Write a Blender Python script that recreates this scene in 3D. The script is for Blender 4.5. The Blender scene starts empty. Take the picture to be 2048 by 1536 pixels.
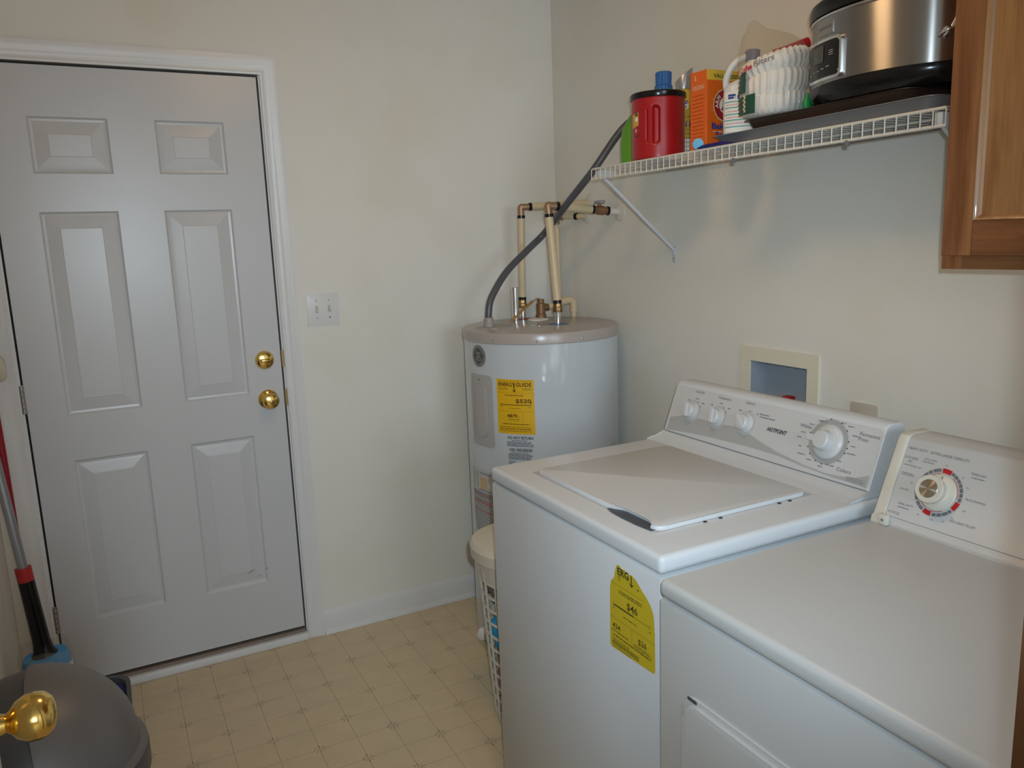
import bpy, bmesh, math, random
from mathutils import Vector, Matrix
R = math.radians; PI = math.pi
random.seed(7)
S = bpy.context.scene
COL = S.collection

# ------------------------------------------------------------------ camera
CAM = Vector((-1.7055, -2.862, 1.4641))
yaw, pit, rol = 0.4752, -0.1797, -0.0368
fw = Vector((math.sin(yaw)*math.cos(pit), math.cos(yaw)*math.cos(pit), math.sin(pit)))
r0 = Vector((math.cos(yaw), -math.sin(yaw), 0)); u0 = r0.cross(fw)
rt = math.cos(rol)*r0 + math.sin(rol)*u0; up = -math.sin(rol)*r0 + math.cos(rol)*u0
cd = bpy.data.cameras.new('camera'); cam = bpy.data.objects.new('camera', cd); COL.objects.link(cam)
cd.sensor_width = 36; cd.lens = 1572.6/2048*36; cd.clip_start = 0.02
m = Matrix((rt, up, -fw)).transposed().to_4x4(); m.translation = CAM; cam.matrix_world = m
S.camera = cam
# ------------------------------------------------------------------ world, lights, exposure
S.view_settings.view_transform = 'Standard'; S.view_settings.look = 'None'
S.view_settings.exposure = 0.0; S.view_settings.gamma = 1; S.view_settings.use_curve_mapping = False
w = bpy.data.worlds.new('world'); S.world = w; w.use_nodes = True
w.node_tree.nodes['Background'].inputs[0].default_value = (.6, .7, 1, 1)
w.node_tree.nodes['Background'].inputs[1].default_value = 0.02
def lamp(name, kind, loc, energy, color, target=None, **k):
    d = bpy.data.lights.new(name, kind); d.energy = energy; d.color = color
    for a, b in k.items(): setattr(d, a, b)
    o = bpy.data.objects.new(name, d); COL.objects.link(o); o.location = loc
    if target is not None:
        o.rotation_euler = (Vector(target)-Vector(loc)).to_track_quat('-Z', 'Y').to_euler()
    return o
fl_pos = CAM + rt*.035 + up*.05 + fw*.01
lamp('camera_flash', 'SPOT', fl_pos, 70, (.70, .88, 1), CAM+fw*2+rt*.10+up*.02, spot_size=R(80), spot_blend=1.0, shadow_soft_size=.012)
lamp('kitchen_daylight', 'AREA', (-1.35, -6.3, 1.75), 44, (.74, .86, 1), (-1.0, 0, 1.1), shape='RECTANGLE', size=1.3, size_y=1.3)
WARM = (1, .63, .31)

# ------------------------------------------------------------------ materials
def mat(name, col, rough=.5, metal=0, var=0, vs=8, bump=0, bs=200, spec=.5, coat=0, alpha=1, trans=0, stretch=None):
    m = bpy.data.materials.new(name); m.use_nodes = True
    nt = m.node_tree; N = nt.nodes; L = nt.links; b = N['Principled BSDF']
    b.inputs['Base Color'].default_value = (*col, 1); b.inputs['Roughness'].default_value = rough
    b.inputs['Metallic'].default_value = metal; b.inputs['Specular IOR Level'].default_value = spec
    b.inputs['Coat Weight'].default_value = coat; b.inputs['Alpha'].default_value = alpha
    b.inputs['Transmission Weight'].default_value = trans
    tc = N.new('ShaderNodeTexCoord'); mp = N.new('ShaderNodeMapping'); L.new(tc.outputs['Object'], mp.inputs[0])
    if stretch: mp.inputs['Scale'].default_value = stretch
    if True:
        n = N.new('ShaderNodeTexNoise'); n.inputs['Scale'].default_value = vs; n.inputs['Detail'].default_value = 5
        L.new(mp.outputs[0], n.inputs['Vector'])
        mx = N.new('ShaderNodeMix'); mx.data_type = 'RGBA'
        v = max(var, .015)
        mx.inputs[6].default_value = (*[c*(1-v) for c in col], 1); mx.inputs[7].default_value = (*[min(1, c*(1+v)) for c in col], 1)
        L.new(n.outputs['Fac'], mx.inputs[0]); L.new(mx.outputs[2], b.inputs['Base Color'])
    if bump:
        n2 = N.new('ShaderNodeTexNoise'); n2.inputs['Scale'].default_value = bs; n2.inputs['Detail'].default_value = 3
        L.new(mp.outputs[0], n2.inputs['Vector'])
        bp = N.new('ShaderNodeBump'); bp.inputs['Strength'].default_value = bump; bp.inputs['Distance'].default_value = .002
        L.new(n2.outputs['Fac'], bp.inputs['Height']); L.new(bp.outputs[0], b.inputs['Normal'])
    return m
def wood(name, axis, c1=(.20, .065, .018), c2=(.36, .15, .05)):
    m = mat(name, c1, .38, coat=.25); nt = m.node_tree; N = nt.nodes; L = nt.links; b = N['Principled BSDF']
    mp = N['Mapping']; sc = [20, 20, 20]; sc['xyz'.index(axis)] = 1.9; mp.inputs['Scale'].default_value = sc
    n = N['Noise Texture']; n.inputs['Scale'].default_value = 1.0; n.inputs['Detail'].default_value = 6; n.inputs['Distortion'].default_value = 1.3
    rp = N.new('ShaderNodeValToRGB'); L.new(n.outputs['Fac'], rp.inputs[0]); e = rp.color_ramp.elements
    e[0].position = .36; e[0].color = (*c1, 1); e[1].position = .62; e[1].color = (*c2, 1)
    n2 = N.new('ShaderNodeTexNoise'); mp2 = N.new('ShaderNodeMapping'); sc = [160, 160, 160]; sc['xyz'.index(axis)] = 6
    mp2.inputs['Scale'].default_value = sc; L.new(N['Texture Coordinate'].outputs['Object'], mp2.inputs[0]); L.new(mp2.outputs[0], n2.inputs['Vector'])
    n2.inputs['Scale'].default_value = 1
    mx = N.new('ShaderNodeMix'); mx.data_type = 'RGBA'; mx.blend_type = 'MULTIPLY'; mx.inputs[0].default_value = .45
    L.new(rp.outputs[0], mx.inputs[6]); L.new(n2.outputs['Fac'], mx.inputs[7]); L.new(mx.outputs[2], b.inputs['Base Color'])
    return m
def floor_mat():
    m = mat('cream vinyl tile', (.66, .545, .355), .42, var=.10, vs=14, bump=.15, bs=120); nt = m.node_tree; N = nt.nodes; L = nt.links
    b = N['Principled BSDF']; src = b.inputs['Base Color'].links[0].from_socket
    sx = N.new('ShaderNodeSeparateXYZ'); L.new(N['Texture Coordinate'].outputs['Object'], sx.inputs[0])
    def M(op, a, b_=None, c=None):
        n = N.new('ShaderNodeMath'); n.operation = op
        for i, v in enumerate((a, b_, c)):
            if v is None: continue
            if isinstance(v, (int, float)): n.inputs[i].default_value = v
            else: L.new(v, n.inputs[i])
        return n.outputs[0]
    P_ = .1135
    gx = M('DIVIDE', M('ADD', sx.outputs[0], .716), P_); gy = M('DIVIDE', M('ADD', sx.outputs[1], .140), P_)
    rx = M('ROUND', gx); ry = M('ROUND', gy)
    dx = M('MULTIPLY', M('SUBTRACT', gx, rx), P_); dy = M('MULTIPLY', M('SUBTRACT', gy, ry), P_)
    ax = M('ABSOLUTE', dx); ay = M('ABSOLUTE', dy)
    line = M('MAXIMUM', M('LESS_THAN', ax, .0012), M('LESS_THAN', ay, .0010))
    par = M('SUBTRACT', 1, M('ABSOLUTE', M('MODULO', M('ADD', rx, ry), 2)))
    r = M('SQRT', M('ADD', M('MULTIPLY', dx, dx), M('MULTIPLY', dy, dy)))
    th = M('ARCTAN2', dy, dx)
    pet = M('GREATER_THAN', M('COSINE', M('MULTIPLY', th, 8)), .25)
    ring = M('MULTIPLY', M('LESS_THAN', r, .019), M('GREATER_THAN', r, .005))
    nz = N.new('ShaderNodeTexNoise'); nz.inputs['Scale'].default_value = 160; L.new(N['Texture Coordinate'].outputs['Object'], nz.inputs['Vector'])
    mot = M('MULTIPLY', M('MULTIPLY', M('MULTIPLY', pet, ring), par), M('GREATER_THAN', nz.outputs['Fac'], .47))
    fac = M('MINIMUM', M('ADD', M('MULTIPLY', line, .42), M('MULTIPLY', mot, .55)), 1)
    mx = N.new('ShaderNodeMix'); mx.data_type = 'RGBA'; L.new(fac, mx.inputs[0]); L.new(src, mx.inputs[6]); mx.inputs[7].default_value = (.15, .115, .085, 1)
    L.new(mx.outputs[2], b.inputs['Base Color'])
    return m
def cloudy(name, c1, c2, sc, rough):   # wall paint with faint yellowed smudges
    m = mat(name, c1, rough, bump=.12, bs=260); nt = m.node_tree; N = nt.nodes; L = nt.links; n = N['Noise Texture']
    n.inputs['Scale'].default_value = sc; mx = N['Mix']; mx.inputs[6].default_value = (*c1, 1); mx.inputs[7].default_value = (*c2, 1)
    rp = N.new('ShaderNodeMapRange'); rp.inputs[1].default_value = .5; rp.inputs[2].default_value = .72
    L.new(n.outputs['Fac'], rp.inputs[0]); L.new(rp.outputs[0], mx.inputs[0]); return m
K = dict(
 wall=cloudy('cream wall paint', (.78, .76, .70), (.74, .71, .60), 2.2, .55),
 ceil=mat('ceiling white', (.7, .68, .64), .8), floor=floor_mat(),
 trim=mat('white trim paint', (.72, .72, .72), .32, var=.02),
 door=mat('white door enamel', (.57, .58, .595), .30, var=.02, bump=.05, bs=300),
 dark=mat('dark gap', (.02, .018, .016), .7), brass=mat('polished brass', (.83, .56, .16), .12, 1),
 oldbrass=mat('dull brass', (.35, .22, .10), .35, 1), hinge=mat('hinge steel', (.38, .34, .32), .4, .7),
 app=mat('white appliance enamel', (.66, .69, .72), .30, var=.01, spec=.4),
 app2=mat('dimmed white enamel', (.59, .605, .615), .33, var=.01, spec=.4),  # dryer enamel made darker to stand in for weaker flash there
 appc=mat('cream appliance plastic', (.66, .64, .56), .4), face=mat('white panel face', (.60, .605, .61), .35),
 grey=mat('light grey print', (.42, .42, .41), .5), ink=mat('dark ink', (.03, .03, .035), .6), ink2=mat('faded grey ink', (.16, .16, .17), .6),
 red=mat('red print', (.42, .015, .015), .5), jack=mat('white heater jacket', (.56, .60, .63), .10, coat=.4),
 cap=mat('taupe heater top', (.42, .37, .34), .25), yel=mat('yellow sticker', (.66, .50, .02), .5), yel2=mat('amber sticker', (.74, .43, .005), .5),
 tan=mat('tan plastic cover', (.43, .41, .395), .45), cpvc=mat('cream pipe plastic', (.66, .52, .33), .4), black=mat('black plastic', (.008, .008, .009), .18, spec=.35),
 copper=mat('aged copper', (.40, .25, .15), .45, .6), bronze=mat('bronze valve', (.30, .17, .09), .5, .6), chrome=mat('chrome', (.75, .75, .75), .15, 1),
 conduit=mat('dark grey conduit', (.085, .085, .10), .35), fit=mat('grey fitting', (.36, .33, .31), .45),
 wire=mat('white coated wire', (.66, .64, .58), .35), brk=mat('white bracket paint', (.60, .62, .64), .4),
 redp=mat('red canister plastic', (.36, .008, .012), .32), green=mat('green bottle plastic', (.12, .34, .03), .35),
 blue=mat('blue cap plastic', (.02, .14, .44), .4), orange=mat('orange carton', (.74, .13, .008), .45), ored=mat('orange red carton', (.72, .10, .02), .45),
 goldy=mat('yellow bottle', (.62, .42, .05), .25), silver=mat('silver cap', (.42, .42, .43), .3, .6), ytext=mat('carton yellow', (.72, .5, .05), .5),
 wht=mat('white print', (.8, .8, .78), .5), milk=mat('white jug plastic', (.66, .70, .74), .35), teal=mat('teal print', (.05, .38, .38), .5), navy=mat('navy print', (.02, .05, .28), .5),
 paper=mat('white fluted paper', (.76, .76, .75), .7, bump=.1), dgreen=mat('dark green print', (.012, .07, .04), .35), tray=mat('grey bakeware', (.22, .22, .225), .35, .3),
 brown=mat('brown bakeware', (.055, .03, .02), .35), steel=mat('brushed stainless', (.42, .40, .385), .30, 1),
 oakz=wood('oak vertical grain', 'z', (.22, .075, .022), (.40, .17, .06)), oaky=wood('oak horizontal grain', 'y'), oakp=wood('oak panel grain', 'z', (.30, .13, .045), (.46, .24, .09)),
 can=mat('grey bin plastic', (.13, .125, .125), .42, bump=.15, bs=400), can2=mat('dark grey bin plastic', (.062, .064, .07), .4), bin=mat('slate bin plastic', (.055, .065, .07), .45),
 bag=mat('blue bin bag', (.005, .01, .20), .35), mblue=mat('blue mop fibre', (.07, .36, .80), .5, var=.2, vs=60), mred=mat('red pole', (.30, .005, .015), .35),
 alu=mat('grey metal pole', (.33, .34, .36), .35, .6), hamp=mat('cream hamper plastic', (.66, .60, .50), .45), cyan=mat('turquoise cloth', (.03, .42, .75), .8, var=.3, vs=30),
 greycl=mat('grey cloth', (.16, .13, .12), .9, var=.3, vs=30), pink=mat('pink and white cloth', (.55, .25, .25), .9, var=.5, vs=25), inner=mat('grey box plastic', (.32, .36, .41), .4),
 ivory=mat('ivory box frame', (.76, .71, .56), .45), beige=mat('beige plastic', (.52, .47, .37), .4), shade=mat('grey gasket', (.07, .08, .10), .5), brushed=mat('brushed dial', (.6, .55, .5), .3, 1),  # dark blue-grey stands for shade in the lid recess and catch gap
)
def clear(name, tint, a):
    m = bpy.data.materials.new(name); m.use_nodes = True; N = m.node_tree.nodes; L = m.node_tree.links
    for n in list(N): N.remove(n)
    o = N.new('ShaderNodeOutputMaterial'); t = N.new('ShaderNodeBsdfTransparent'); t.inputs[0].default_value = (*tint, 1)
    g = N.new('ShaderNodeBsdfGlossy'); g.inputs['Roughness'].default_value = .12; d = N.new('ShaderNodeBsdfDiffuse'); d.inputs[0].default_value = (.75, .68, .6, 1)
    a1 = N.new('ShaderNodeMixShader'); a1.inputs[0].default_value = .55; L.new(d.outputs[0], a1.inputs[1]); L.new(g.outputs[0], a1.inputs[2])
    a2 = N.new('ShaderNodeMixShader'); a2.inputs[0].default_value = a; L.new(t.outputs[0], a2.inputs[1]); L.new(a1.outputs[0], a2.inputs[2])
    nz = N.new('ShaderNodeTexNoise'); nz.inputs['Scale'].default_value = 45; bp = N.new('ShaderNodeBump'); bp.inputs['Distance'].default_value = .006; bp.inputs['Strength'].default_value = .8
    L.new(nz.outputs['Fac'], bp.inputs['Height']); L.new(bp.outputs[0], g.inputs['Normal'])
    L.new(a2.outputs[0], o.inputs[0]); return m
K['post'] = mat('dark oak post', (.16, .07, .03), .8, spec=.1, var=.3, vs=20)
K['film'] = clear('clear plastic film', (.96, .94, .91), .13)
def emis(name, col, s):
    m = bpy.data.materials.new(name); m.use_nodes = True; b = m.node_tree.nodes['Principled BSDF']
    b.inputs['Base Color'].default_value = (.8, .8, .8, 1); b.inputs['Emission Color'].default_value = (*col, 1); b.inputs['Emission Strength'].default_value = s; return m
K['lampglow'] = emis('warm lamp glass', WARM, 21.5)

for k_, an_ in (('steel', .98), ('brushed', .95)):
    _nt = K[k_].node_tree; _b = _nt.nodes['Principled BSDF']; _b.inputs['Anisotropic'].default_value = an_; _b.inputs['Anisotropic Rotation'].default_value = .25
    _t = _nt.nodes.new('ShaderNodeTangent'); _t.direction_type = 'RADIAL'; _t.axis = 'Z' if k_ == 'steel' else 'X'; _nt.links.new(_t.outputs[0], _b.inputs['Tangent'])
# ------------------------------------------------------------------ mesh builder
class B:
    def __init__(s): s.bm = bmesh.new()
    def box(s, lo, hi, bev=0, seg=2):
        t = bmesh.new(); bmesh.ops.create_cube(t, size=1)
        lo = Vector(lo); hi = Vector(hi)
        for v in t.verts: v.co = Vector([(lo[i]+hi[i])/2 + v.co[i]*(hi[i]-lo[i]) for i in range(3)])
        if bev: bmesh.ops.bevel(t, geom=list(t.edges), offset=bev, segments=seg, profile=.5, affect='EDGES', clamp_overlap=True)
        s.add(t); return s
    def add(s, t, f=None):
        mp = {}
        for v in t.verts: mp[v] = s.bm.verts.new(f(v.co) if f else v.co)
        for fa in t.faces:
            try: s.bm.faces.new([mp[v] for v in fa.verts])
            except ValueError: pass
        t.free()
    def lathe(s, prof, c, axis=(0, 0, 1), seg=32, sx=1, sy=1, disp=None, cap=True):
        ax = Vector(axis).normalized(); h = Vector((1, 0, 0)) if abs(ax.x) < .9 else Vector((0, 1, 0))
        a = (h - ax*h.dot(ax)).normalized(); b = ax.cross(a); c = Vector(c); rows = []
        for r, z in prof:
            row = []
            for i in range(seg):
                t = 2*PI*i/seg; rr = r + (disp(t, z, r) if disp else 0)
                row.append(s.bm.verts.new(c + ax*z + a*(rr*math.cos(t)*sx) + b*(rr*math.sin(t)*sy)))
            rows.append(row)
        for p, q in zip(rows, rows[1:]):
            for i in range(seg): s.bm.faces.new((p[i], p[(i+1) % seg], q[(i+1) % seg], q[i]))
        if cap:
            if prof[0][0] > 1e-5: s.bm.faces.new(rows[0][::-1])
            if prof[-1][0] > 1e-5: s.bm.faces.new(rows[-1])
        return s
    def loft(s, rows, cap=True, close=True):
        rr = [[s.bm.verts.new(p) for p in row] for row in rows]; n = len(rr[0])
        for p, q in zip(rr, rr[1:]):
            for i in range(n if close else n-1): s.bm.faces.new((p[i], p[(i+1) % n], q[(i+1) % n], q[i]))
        if cap: s.bm.faces.new(rr[0][::-1]); s.bm.faces.new(rr[-1])
        return s
    def tube(s, pts, r, seg=12, smooth=0):
        pts = [Vector(p) for p in pts]
        if smooth:
            o = []
            for i in range(len(pts)-1):
                p0 = pts[max(i-1, 0)]; p1 = pts[i]; p2 = pts[i+1]; p3 = pts[min(i+2, len(pts)-1)]
                for k in range(smooth):
                    t = k/smooth
                    o.append(.5*((2*p1)+(p2-p0)*t+(2*p0-5*p1+4*p2-p3)*t*t+(3*p1-p0-3*p2+p3)*t**3))
            o.append(pts[-1]); pts = o
        n = None; rows = []
        for i, p in enumerate(pts):
            t = (pts[min(i+1, len(pts)-1)]-pts[max(i-1, 0)]).normalized()
            if n is None: n = t.orthogonal().normalized()
            n = (n - t*n.dot(t)).normalized(); b = t.cross(n)
            q = r(i/(len(pts)-1)) if callable(r) else r
            rows.append([p + n*q*math.cos(2*PI*k/seg) + b*q*math.sin(2*PI*k/seg) for k in range(seg)])
        return s.loft(rows)
    def prism(s, poly, f, h0, h1, bev=0):          # poly in local (s,t), f(s,t,h) -> world
        t = bmesh.new(); a = [t.verts.new((x, y, h0)) for x, y in poly]; b = [t.verts.new((x, y, h1)) for x, y in poly]
        t.faces.new(a[::-1]); top = t.faces.new(b); n = len(a)
        for i in range(n): t.faces.new((a[i], a[(i+1) % n], b[(i+1) % n], b[i]))
        if bev: bmesh.ops.bevel(t, geom=list(top.edges), offset=bev, segments=2, profile=.5, affect='EDGES', clamp_overlap=True)
        s.add(t, lambda c: f(c.x, c.y, c.z)); return s
    def curved(s, poly, f, h0, h1, step=.008):
        t = bmesh.new(); a = [t.verts.new((x, y, h0)) for x, y in poly]; c = [t.verts.new((x, y, h1)) for x, y in poly]; n = len(a)
        t.faces.new(a[::-1]); t.faces.new(c)
        for i in range(n): t.faces.new((a[i], a[(i+1) % n], c[(i+1) % n], c[i]))
        x = min(p[0] for p in poly)+step
        while x < max(p[0] for p in poly):
            bmesh.ops.bisect_plane(t, geom=list(t.verts)+list(t.edges)+list(t.faces), plane_co=(x, 0, 0), plane_no=(1, 0, 0)); x += step
        s.add(t, lambda q: f(q.x, q.y, q.z)); return s
    def flat(s, poly, f, h=.0004, sub=0):
        t = bmesh.new(); t.faces.new([t.verts.new((x, y, h)) for x, y in poly])
        if sub:
            xs = [p[0] for p in poly]; ys = [p[1] for p in poly]; x = min(xs)+sub
            while x < max(xs):
                bmesh.ops.bisect_plane(t, geom=list(t.verts)+list(t.edges)+list(t.faces), plane_co=(x, 0, 0), plane_no=(1, 0, 0)); x += sub
        s.add(t, lambda c: f(c.x, c.y, c.z)); return s
    def rect(s, x0, y0, x1, y1, f, h=.0006): return s.flat([(x0, y0), (x1, y0), (x1, y1), (x0, y1)], f, h, .012 if abs(x1-x0) > .016 else 0)
    def arc(s, cx, cy, r1, r2, a0, a1, f, h=.0005, n=24):
        o = [(cx+r2*math.cos(R(a0+(a1-a0)*i/n)), cy+r2*math.sin(R(a0+(a1-a0)*i/n))) for i in range(n+1)]
        i_ = [(cx+r1*math.cos(R(a0+(a1-a0)*i/n)), cy+r1*math.sin(R(a0+(a1-a0)*i/n))) for i in range(n+1)]
        for k in range(n): s.bm.faces.new([s.bm.verts.new(f(*q, h)) for q in (i_[k], o[k], o[k+1], i_[k+1])])
        return s
    def disc(s, cx, cy, r, f, h=.0005, n=32): return s.flat([(cx+r*math.cos(2*PI*i/n), cy+r*math.sin(2*PI*i/n)) for i in range(n)], f, h)
    def text(s, txt, x, y, f, size=.01, width=None, h=.0009, align='L', bold=0, shear=0, rot=0):
        v, F = glyphs(txt, bold, shear)
        xs = [p[0] for p in v]; wd = max(xs)-min(xs); x0 = min(xs); ax = width/wd if width else size
        off = {'L': 0, 'C': -.5, 'R': -1}[align]*wd*ax; c, sn = math.cos(R(rot)), math.sin(R(rot)); vs = []
        for px, py in v:
            a, b = (px-x0)*ax+off, py*size; vs.append(s.bm.verts.new(f(x+a*c-b*sn, y+a*sn+b*c, h)))
        for q in F:
            try: s.bm.faces.new([vs[i] for i in q])
            except ValueError: pass
        return s
    def lines(s, x0, x1, ys, th, f, h=.0007, gap=.012, rag=.15):   # rows of broken dashes for print too small to read
        for y in ys:
            x = x0; xe = x1-random.random()*rag*(x1-x0)
            while x < xe:
                l = gap*(.25+random.random()*.9); s.rect(x, y, min(x+l, xe), y+th, f, h); x += l+gap*.14
        return s
    def make(s, name, m, parent=None, smooth=True, **props):
        bm = s.bm; bmesh.ops.recalc_face_normals(bm, faces=list(bm.faces))
        if smooth:
            for fa in bm.faces: fa.smooth = True
            for e in bm.edges:
                if len(e.link_faces) == 2 and e.calc_face_angle(0) > R(32): e.smooth = False
        me = bpy.data.meshes.new(name); bm.to_mesh(me); bm.free()
        me.materials.append(K[m] if isinstance(m, str) else m)
        o = bpy.data.objects.new(name, me); COL.objects.link(o)
        org = Vector((0, 0, 0))
        if parent is not None:
            o.parent = parent; p = parent
            while p is not None: org += p.location; p = p.parent
        if org.length: me.transform(Matrix.Translation(-org))
        for k, v in props.items(): o[k] = v
        return o
_g = {}
def glyphs(txt, bold, shear):
    k = (txt, bold, shear)
    if k not in _g:
        c = bpy.data.curves.new('t', 'FONT'); c.body = txt; c.offset = bold; c.shear = shear; c.fill_mode = 'FRONT'; c.resolution_u = 2
        o = bpy.data.objects.new('t', c); COL.objects.link(o)
        me = bpy.data.meshes.new_from_object(o.evaluated_get(bpy.context.evaluated_depsgraph_get()))
        _g[k] = ([(v.co.x, v.co.y) for v in me.vertices], [list(p.vertices) for p in me.polygons])
        bpy.data.objects.remove(o); bpy.data.curves.remove(c); bpy.data.meshes.remove(me)
    return _g[k]
def thing(name, label, cat, loc, group=None):
    o = bpy.data.objects.new(name, None); COL.objects.link(o); o.location = loc; o.empty_display_size = .05
    o['label'] = label; o['category'] = cat
    if group: o['group'] = group
    return o
def tag(o, label, cat): o['label'] = label; o['category'] = cat; return o
def struct(b, name, m, parent=None):
    o = b.make(name, m, parent)
    if parent is None: o['kind'] = 'structure'
    return o
def plane(o, u, v, n):
    o, u, v, n = map(Vector, (o, u, v, n)); return lambda a, b, h: o+u*a+v*b+n*h
def rrect(x0, y0, x1, y1, r, n=5):
    p = []
    for cx, cy, a in ((x1-r, y1-r, 0), (x0+r, y1-r, 90), (x0+r, y0+r, 180), (x1-r, y0+r, 270)):
        for i in range(n+1): t = R(a+90*i/n); p.append((cx+r*math.cos(t), cy+r*math.sin(t)))
    return p

# ------------------------------------------------------------------ room shell
XL = -2.068; YF = -6.5; ZC = 2.44
dL, dR_, dT, dB = -1.957, -1.157, 2.037, .05  # these and later object coordinates computed from image pixels, then written in
b = B(); b.box((XL-.1, YF-.1, -.05), (.1, .1, 0)); struct(b, 'floor', 'floor')
b = B(); b.box((XL-.1, YF-.1, ZC), (.1, .15, ZC+.05)); struct(b, 'ceiling', 'ceil')
b = B(); b.box((XL-.1, YF-.1, 0), (XL, .12, ZC)); struct(b, 'wall_left', 'wall')
b = B(); b.box((XL, YF-.1, 0), (.1, YF, ZC)); struct(b, 'wall_front', 'wall')
b = B(); b.box((XL, 0, 0), (dL-.008, .12, ZC)); b.box((dR_+.008, 0, 0), (.1, .12, ZC)); b.box((dL-.008, 0, dT+.012), (dR_+.008, .12, ZC)); struct(b, 'wall_back', 'wall')
oy0, oy1, oz0, oz1 = -1.337, -1.119, .945, 1.088
b = B(); b.box((0, YF, 0), (.1, oy0, ZC)); b.box((0, oy1, 0), (.1, 0, ZC)); b.box((0, oy0, 0), (.1, oy1, oz0)); b.box((0, oy0, oz1), (.1, oy1, ZC)); struct(b, 'wall_right', 'wall')

# entry door with six raised panels
xs = [dL+.003, -1.845, -1.625, -1.490, -1.278, dR_-.003]
zs = [dB, .26, .813, .962, 1.604, 1.719, 1.888, dT]
door = bpy.data.objects.new('door_1', None); COL.objects.link(door); door.location = (dL, 0, 0); door['kind'] = 'structure'
b = B(); f = lambda x, z, y: Vector((x, y, z))
for i in range(5):
    for j in range(7):
        x0, x1, z0, z1 = xs[i], xs[i+1], zs[j], zs[j+1]
        if i in (1, 3) and j in (1, 3, 5):
            prev = None
            for ins, dep in ((0, 0), (.006, .0055), (.013, .0065), (.019, .0055), (.050, .0012), (.0525, .0002)):
                cur = [b.bm.verts.new(f(x, z, dep)) for x, z in ((x0+ins, z0+ins), (x1-ins, z0+ins), (x1-ins, z1-ins), (x0+ins, z1-ins))]
                if prev:
                    for k in range(4): b.bm.faces.new((prev[k], prev[(k+1) % 4], cur[(k+1) % 4], cur[k]))
                prev = cur
            b.bm.faces.new(prev)
        else: b.bm.faces.new([b.bm.verts.new(f(x, z, 0)) for x, z in ((x0, z0), (x1, z0), (x1, z1), (x0, z1))])
bmesh.ops.remove_doubles(b.bm, verts=list(b.bm.verts), dist=1e-5)
b.box((xs[0], .012, zs[0]), (xs[-1], .042, zs[-1]))
for x in (xs[0], xs[-1]): b.box((min(x, x+(.0006 if x < -1.5 else -.0006)), 0, zs[0]), (max(x, x+(.0006 if x < -1.5 else -.0006)), .02, zs[-1]))
o = b.make('panel', 'door', door, smooth=False)
for zc in (.287, 1.03, 1.80):
    b = B()
    for k in range(5): b.lathe([(.0062, .0005), (.0062, .0165)], (dL-.002, -.006, zc-.045+.018*k), seg=12)
    b.box((dL-.016, -.002, zc-.045), (dL+.006, .0005, zc+.045)); b.make('hinge', 'hinge', door)
kx = -1.217
b = B(); b.lathe([(.033, 0), (.033, .004), (.028, .012), (.017, .016)], (kx, 0, 1.0807), (0, -1, 0)); h1 = b.make('deadbolt', 'brass', door)
b = B(); b.box((kx-.017, -.030, 1.0747), (kx+.017, -.014, 1.0867), .004); b.make('thumb_turn', 'brass', h1)
b = B(); b.lathe([(.034, 0), (.034, .004), (.026, .010), (.013, .014), (.012, .03), (.02, .036), (.028, .046), (.0285, .055), (.024, .064), (.012, .068), (.0, .068)], (kx, 0, .9394), (0, -1, 0)); h1 = b.make('door_knob', 'brass', door)
b = B(); b.lathe([(.007, 0), (.007, .004), (.004, .005), (0, .005)], (kx, -.067, .9394), (0, -1, 0), 16); b.make('lock_button', 'oldbrass', h1)
for z in (1.0807, .9394):
    b = B(); b.box((dR_-.001, -.003, z-.03), (dR_+.007, .012, z+.03)); b.make('strike_plate', 'oldbrass', door)
b = B()   # scuff marks low on the door
fp = plane((0, 0, 0), (1, 0, 0), (0, 0, 1), (0, -1, 0))
for x, z, l, a in ((-1.345, .305, .016, 15), (-1.333, .311, .012, 5), (-1.283, .305, .009, 40), (-1.279, .311, .007, -30), (-1.305, .285, .006, 80)):
    c, s_ = math.cos(R(a)), math.sin(R(a)); b.flat([(x, z), (x+l*c, z+l*s_), (x+l*c-.002*s_, z+l*s_+.002*c), (x-.002*s_, z+.002*c)], fp, .0006)
b.make('scuff_mark', 'ink2', door)
# jamb, added light-blocking board, casing, threshold
b = B(); b.box((dL-.03, .0, 0), (dL-.003, .11, dT+.03)); b.box((dR_+.003, .0, 0), (dR_+.03, .11, dT+.03)); b.box((dL-.03, .0, dT+.009), (dR_+.03, .11, dT+.03)); struct(b, 'trim_1', 'trim')
b = B(); b.box((dL-.01, .05, .0), (dR_+.01, .11, dT+.02)); struct(b, 'light_block_board', 'dark')  # unseen dark board added behind the door to stop light leaks
prof = [(.008, 0), (.008, .010), (.014, .0125), (.02, .0105), (.034, .0125), (.040, .016), (.048, .0165), (.056, .019), (.068, .019), (.068, 0)]
b = B(); rows = []
for w_, h_ in prof: rows.append([(dL-w_, -h_, 0), (dL-w_, -h_, dT+w_), (dR_+w_, -h_, dT+w_), (dR_+w_, -h_, 0)])
for p, q in zip(rows, rows[1:]):
    for k in range(3): b.bm.faces.new([b.bm.verts.new(c) for c in (p[k], p[k+1], q[k+1], q[k])])
bmesh.ops.remove_doubles(b.bm, verts=list(b.bm.verts), dist=1e-5); struct(b, 'trim_3', 'trim')
b = B(); b.box((dL-.002, -.022, 0), (dR_+.006, .0, .028), .003); struct(b, 'trim_4', 'trim')
b = B(); b.box((dL-.002, .0005, .0), (dR_+.002, .05, .036), .004); struct(b, 'trim_5', mat('worn brown sill', (.25, .19, .15), .6))
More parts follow.
